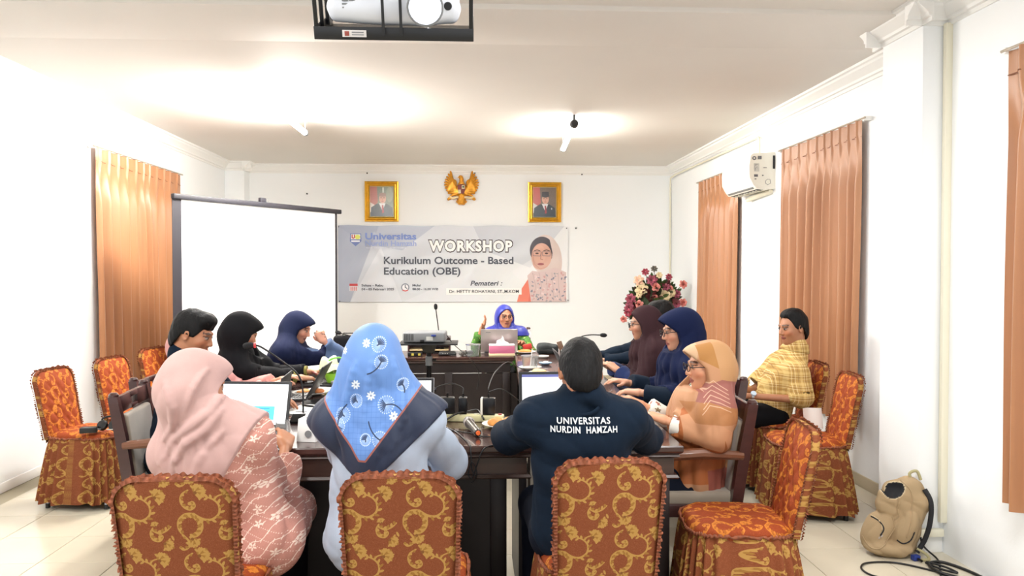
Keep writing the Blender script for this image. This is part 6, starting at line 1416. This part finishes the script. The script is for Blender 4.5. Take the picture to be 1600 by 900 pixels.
on_bag([(-.118, .205), (-.088, .196), (-.066, .172), (-.062, .150), (-.078, .120)], .0035, M_bpd, 'pocket_zip'); on_bag([(-.160, .10), (-.135, .060), (-.10, .050), (-.06, .075), (-.03, .115), (-.005, .165), (-.015, .215)], .0032, M_bp, 'pocket_seam')
on_bag([(-.125, .212), (-.095, .204), (-.072, .180), (-.068, .150)], .0025, M_pipe, 'pocket_piping'); on_bag([(.022, .30), (.012, .26), (.018, .22), (-.005, .20)], .003, M_bp, 'flap_seam')
on_bag([(.04, .395), (.075, .36), (.085, .30), (.07, .20), (.05, .12)], .003, M_bp, 'side_seam'); on_bag([(.005, .10), (.035, .085), (.07, .105), (.088, .15)], .004, M_bpd, 'side_pocket_edge', .0)
for k in range(2):
    y = g.drop(-.083 + k * .012, .108 + k * .01); MB().box((-.083 + k * .012, (y or -.1) - .003, .108 + k * .010), (.006, .004, .011), rot('Y', 30)).build('zip_pull', M_silver, bp_)
MB().tube(catmull([(.10, .02, .385), (.085, .02, .43), (.12, .02, .445), (.14, .02, .40)]), .008, 8).build('top_handle', mat('strap_olive', (168, 160, 120), .8), bp_)
MB().tube(catmull([(.15, -.02, .36), (.175, -.045, .30), (.172, -.05, .20), (.15, -.04, .10), (.11, -.05, .03)]), .013, 8).build('shoulder_strap', M_bpd, bp_, angle=180)
MB().tube(catmull([(.11, -.05, .05), (.15, -.07, .03), (.16, -.08, .008), (.12, -.10, .008)]), .008, 8).build('strap_end', MATS['strap_olive'], bp_)
cable('black power cord running down the pillar corner and along the floor', [(2.40, 4.075, .12), (2.41, 4.06, .05), (2.44, 3.98, .006), (2.38, 3.86, .006), (2.30, 3.72, .006)], .005)
cable('long black cord loop on the floor beside the backpack', [(2.62 - .1, 3.60, .006), (2.35, 3.80, .006), (2.20, 3.94, .006), (2.05, 3.95, .006), (1.98, 3.88, .006), (1.99, 3.78, .006), (2.1, 3.70, .006), (2.2, 3.68, .006)], .005)
cable('thick bundle of black cords curving toward the near wall', [(2.52, 3.62, .008), (2.50, 3.80, .008), (2.44, 3.93, .008), (2.36, 3.92, .008), (2.33, 3.82, .012), (2.38, 3.70, .008), (2.42, 3.62, .008)], .008)
cable('small black cord loop beside the blue plug', [(2.34, 3.92, .012), (2.37, 3.83, .012), (2.42, 3.78, .012), (2.40, 3.86, .014), (2.35, 3.93, .012)], .006)
pg = thing('cable_plug', 'small dark blue plug on the floor among the black cords', 'plug', (2.325, 3.985, 0), .2); MB().box((0, 0, .015), (.04, .03, .028), bev=.004).build('shell', mat('plug_blue', (36, 56, 130), .4), pg); MB().cyl((0, -.015, .014), (0, -.045, .012), .006, 8).build('boot', M_black, pg)
# on the nearest left chair
cs = thing('charger', 'black charger brick on the nearest left chair seat', 'charger', (-2.44, 5.13, .486), .3); MB().box((0, 0, .02), (.10, .055, .036), bev=.006).build('case', M_black, cs); MB().cyl((.05, 0, .02), (.07, 0, .018), .005, 8).build('cable_stub', M_black, cs)
hp_ = thing('headset', 'tangled black headset on the nearest left chair seat', 'headset', (-2.34, 5.20, .49)); 
for x in (-.04, .03): MB().lathe([(0, 0), (.03, 0), (.035, .012), (.028, .03), (0, .032)], (x, 0, .028), 20, rot('X', 70)).build('ear_cup', M_black, hp_)
MB().tube(catmull([(-.04, 0, .03), (-.05, .01, .07), (0, .02, .085), (.045, .01, .06), (.03, 0, .03)]), .006, 8).build('headband', M_black, hp_); MB().tube(catmull([(.03, 0, .03), (.07, -.02, .01), (.10, .0, .01), (.06, .03, .01), (.0, -.04, .01), (.09, -.03, .012)]), .003, 6).build('cord', M_lab2, hp_)
pp_ = thing('paper_packet', 'white scalloped paper standing between the two right wall chairs', 'paper', (2.23, 5.02, .49), math.radians(10)); MB().grid(lambda u, v: ((u - .5) * .13, .012 * math.sin(5 * u) + .02 * v, .0 + .13 * v + .005 * math.sin(24 * u) * (v < .05)), 20, 20).build('sheet', MATS['white_paper'], pp_, angle=180)
nb2 = thing('notebook', 'rolled notebook on the lap of the man in yellow', 'notebook', (1.80, 5.28, .64), .3); MB().grid(lambda u, v: (-.02 + .05 * math.cos(PI * (.2 + .9 * u)), -.08 + .16 * v, .05 * math.sin(PI * (.2 + .9 * u))), 14, 3).build('pages', MATS['white_paper'], nb2, angle=180); MB().grid(lambda u, v: (-.02 + .053 * math.cos(PI * (.2 + .9 * u)), -.082 + .164 * v, .053 * math.sin(PI * (.2 + .9 * u))), 14, 3).build('cover', M_black, nb2, angle=180)
# marks on the back wall
for k, (x, z) in enumerate([(-2.20, 2.55), (-1.40, 2.83), (.045, 2.84), (1.50, 2.83), (1.42, 2.10)]): tag(MB().cyl((x, YB - .02, z), (x, YB, z), .010, 8).build('nail', M_char), ['dark nail in the back wall above the right end of the screen', 'dark nail above the left portrait', 'dark nail above the eagle emblem', 'dark nail above and right of the right portrait', 'small nail at the top right corner of the banner'][k], 'nail')
